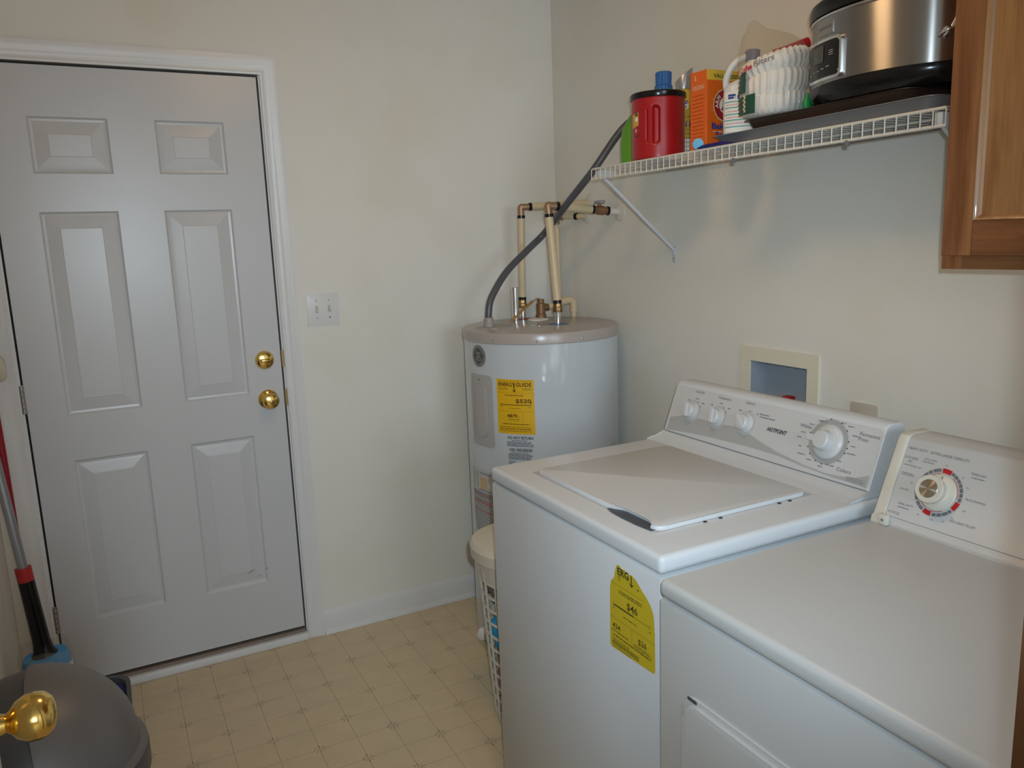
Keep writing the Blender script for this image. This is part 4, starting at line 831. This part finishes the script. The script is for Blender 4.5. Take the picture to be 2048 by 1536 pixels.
def lump(name, m, label, z0, z1, k, seed, cat='clothes'):
    b = B(); rows = []; random.seed(seed); ph = [random.random()*6 for _ in range(6)]; n = 40
    for j in range(13):
        z = z0+(z1-z0)*j/12; e = math.sin(PI*min(1, max(0, (j+.6)/13.2)))**.35; row = []
        for i in range(n):
            t = 2*PI*i/n; q = k*e*(1+.025*math.sin(3*t+ph[0]+z*30)+.025*math.sin(7*t+ph[1]-z*50)+.012*math.sin(13*t+ph[2]))
            row.append(Vector((lc.x+(la-.03)*hw(z)*q*math.cos(t), lc.y+(lb_-.028)*hw(z)*q*math.sin(t), z+.008*math.sin(5*t+ph[3]))))
        rows.append(row)
    b.loft(rows); return tag(b.make(name, m), label, cat)
lump('laundry', 'pink', 'pink and white laundry at the bottom of the hamper', .065, .195, 1.0, 3)
lump('laundry', 'cyan', 'turquoise blue laundry in the middle of the hamper', .215, .375, 1.0, 5)
lump('laundry', 'greycl', 'dark grey laundry at the top of the hamper', .395, .49, 1.0, 9)

# ------------------------------------------------------------------ left side: mop, red pole, bins
mp_ = thing('mop', 'mop with grey pole, red collar, black sleeve and blue head, leaning on the left wall', 'mop', (-1.945, -.33, 0))
P0 = Vector((-1.946, -.33, .012)); P1 = Vector((-2.052, -.26, 1.25)); ax = (P1-P0).normalized(); at = lambda z: P0+ax*((z-P0.z)/ax.z)
b = B(); b.tube([at(.55), P1], .0135, 18); b.make('pole', 'alu', mp_)
b = B(); b.tube([at(.548), at(.588)], .0215, 20); b.make('collar', 'red', mp_)
b = B(); b.tube([at(z) for z in (.295, .315, .335, .36, .44, .548)], lambda q: (.042, .036, .027, .0235, .0225, .0215)[min(5, round(q*5))], 22); b.make('sleeve', 'black', mp_)
b = B(); b.tube([at(z) for z in (.02, .06, .15, .25, .30, .318)], lambda q: (.050, .056, .060, .063, .063, .058)[min(5, round(q*5))], 32); mh = b.make('mop_head', 'mblue', mp_)
b = B(); b.tube([at(.266), at(.280)], .0642, 32); b.make('white_band', 'wht', mh)
b = B(); b.loft([[at(z)+Vector((q*math.cos(2*PI*i/32), q*math.sin(2*PI*i/32), .010*math.sin(2*PI*i*3/32) if z > .3 else 0)) for i in range(32)] for z, q in ((.05, .0665), (.25, .070), (.315, .070), (.340, .066))], cap=False); b.make('clear_wrap', 'film', mh)
b = B(); b.tube([(-1.985, -.13, .0), (-2.016, -.105, .50), (-2.024, -.10, .9), (-2.032, -.10, 1.3)], lambda q: .005+.009*q, 14, 3); tag(b.make('broom_handle', 'mred'), 'dark red pole standing by the left door casing behind the grey pole', 'broom')

# dome topped bin
TC = Vector((-1.889, -1.435, 0)); tr = .168
tb = thing('trash_can', 'grey domed swing top trash can at the lower left', 'trash can', TC)
b = B(); b.lathe([(.128, 0), (.132, .004), (.160, .597), (.158, .602)], TC, seg=64); b.make('body', 'can2', tb)
b = B(); dome = [(tr-.002, .587), (tr+.002, .589), (tr+.002, .622), (tr-.004, .628), (tr-.012, .632)]+[((tr-.012)*math.cos(R(a)), .632+.155*math.sin(R(a))) for a in range(6, 91, 6)]
b.lathe(dome, TC, seg=96); ldm = b.make('lid', 'can2', tb)
b = B(); nv, nu = 26, 60; g = []   # swing flap: outer skin of the dome to the right of a vertical cut
for j in range(nu+1):
    row = []
    xcut = .022
    for k in range(nv+1):
        # sweep across the dome: x from the cut to the rim, y along the cut
        th = -PI/2+PI*j/nu; rmax = tr-.010; y = rmax*.985*math.sin(th); xm = math.sqrt(max(0, rmax*rmax-y*y)); x0_ = max(-xm, xcut-.02*math.cos(th)); x = x0_+(xm-x0_)*k/nv
        rr_ = min(1, math.hypot(x, y)/rmax); z = .634+.160*math.sqrt(max(0, 1-rr_*rr_)); row.append(b.bm.verts.new(TC+Vector((x, y, z))))
    g.append(row)
for j in range(nu):
    for k in range(nv): b.bm.faces.new((g[j][k], g[j+1][k], g[j+1][k+1], g[j][k+1]))
b.make('swing_flap', 'can', ldm)
b = B(); b.lathe([(tr-.006, .6295), (tr+.001, .6305), (tr-.0005, .6335), (tr-.014, .640)], TC, seg=96, cap=False); b.make('rim', 'can', ldm)
# second bin behind
wb = thing('waste_bin', 'small slate waste bin with blue bag, half hidden behind the domed trash can', 'bin', (-1.875, -.92, 0))
b = B(); rows = []
for ins, z in ((.035, 0), (.004, .39), (-.004, .392), (-.004, .402), (.006, .402), (.010, .39), (.04, .01)): rows.append([Vector((x, y, z)) for x, y in rrect(-2.0+ins, -1.12+ins, -1.755-ins, -.722-ins, .055, 6)])
b.loft(rows); b.make('body', 'bin', wb)
b = B(); rows = []
for ins, z in ((.0145, .25), (.0125, .34), (.0115, .386), (.030, .375), (.05, .345)): rows.append([Vector((x, y, z+.006*math.sin(40*x+30*y))) for x, y in rrect(-2.0+ins, -1.12+ins, -1.755-ins, -.722-ins, .05, 6)])
b.loft(rows); b.make('bin_bag', 'bag', wb)

# near oak post at the right edge of the view
b = B(); b.box((-1.2195, -2.66, 0), (-1.16, -2.600, ZC-.001), .004); tag(b.make('oak_post', 'post'), 'dark blurred oak post at the lower right edge of the photo', 'post')
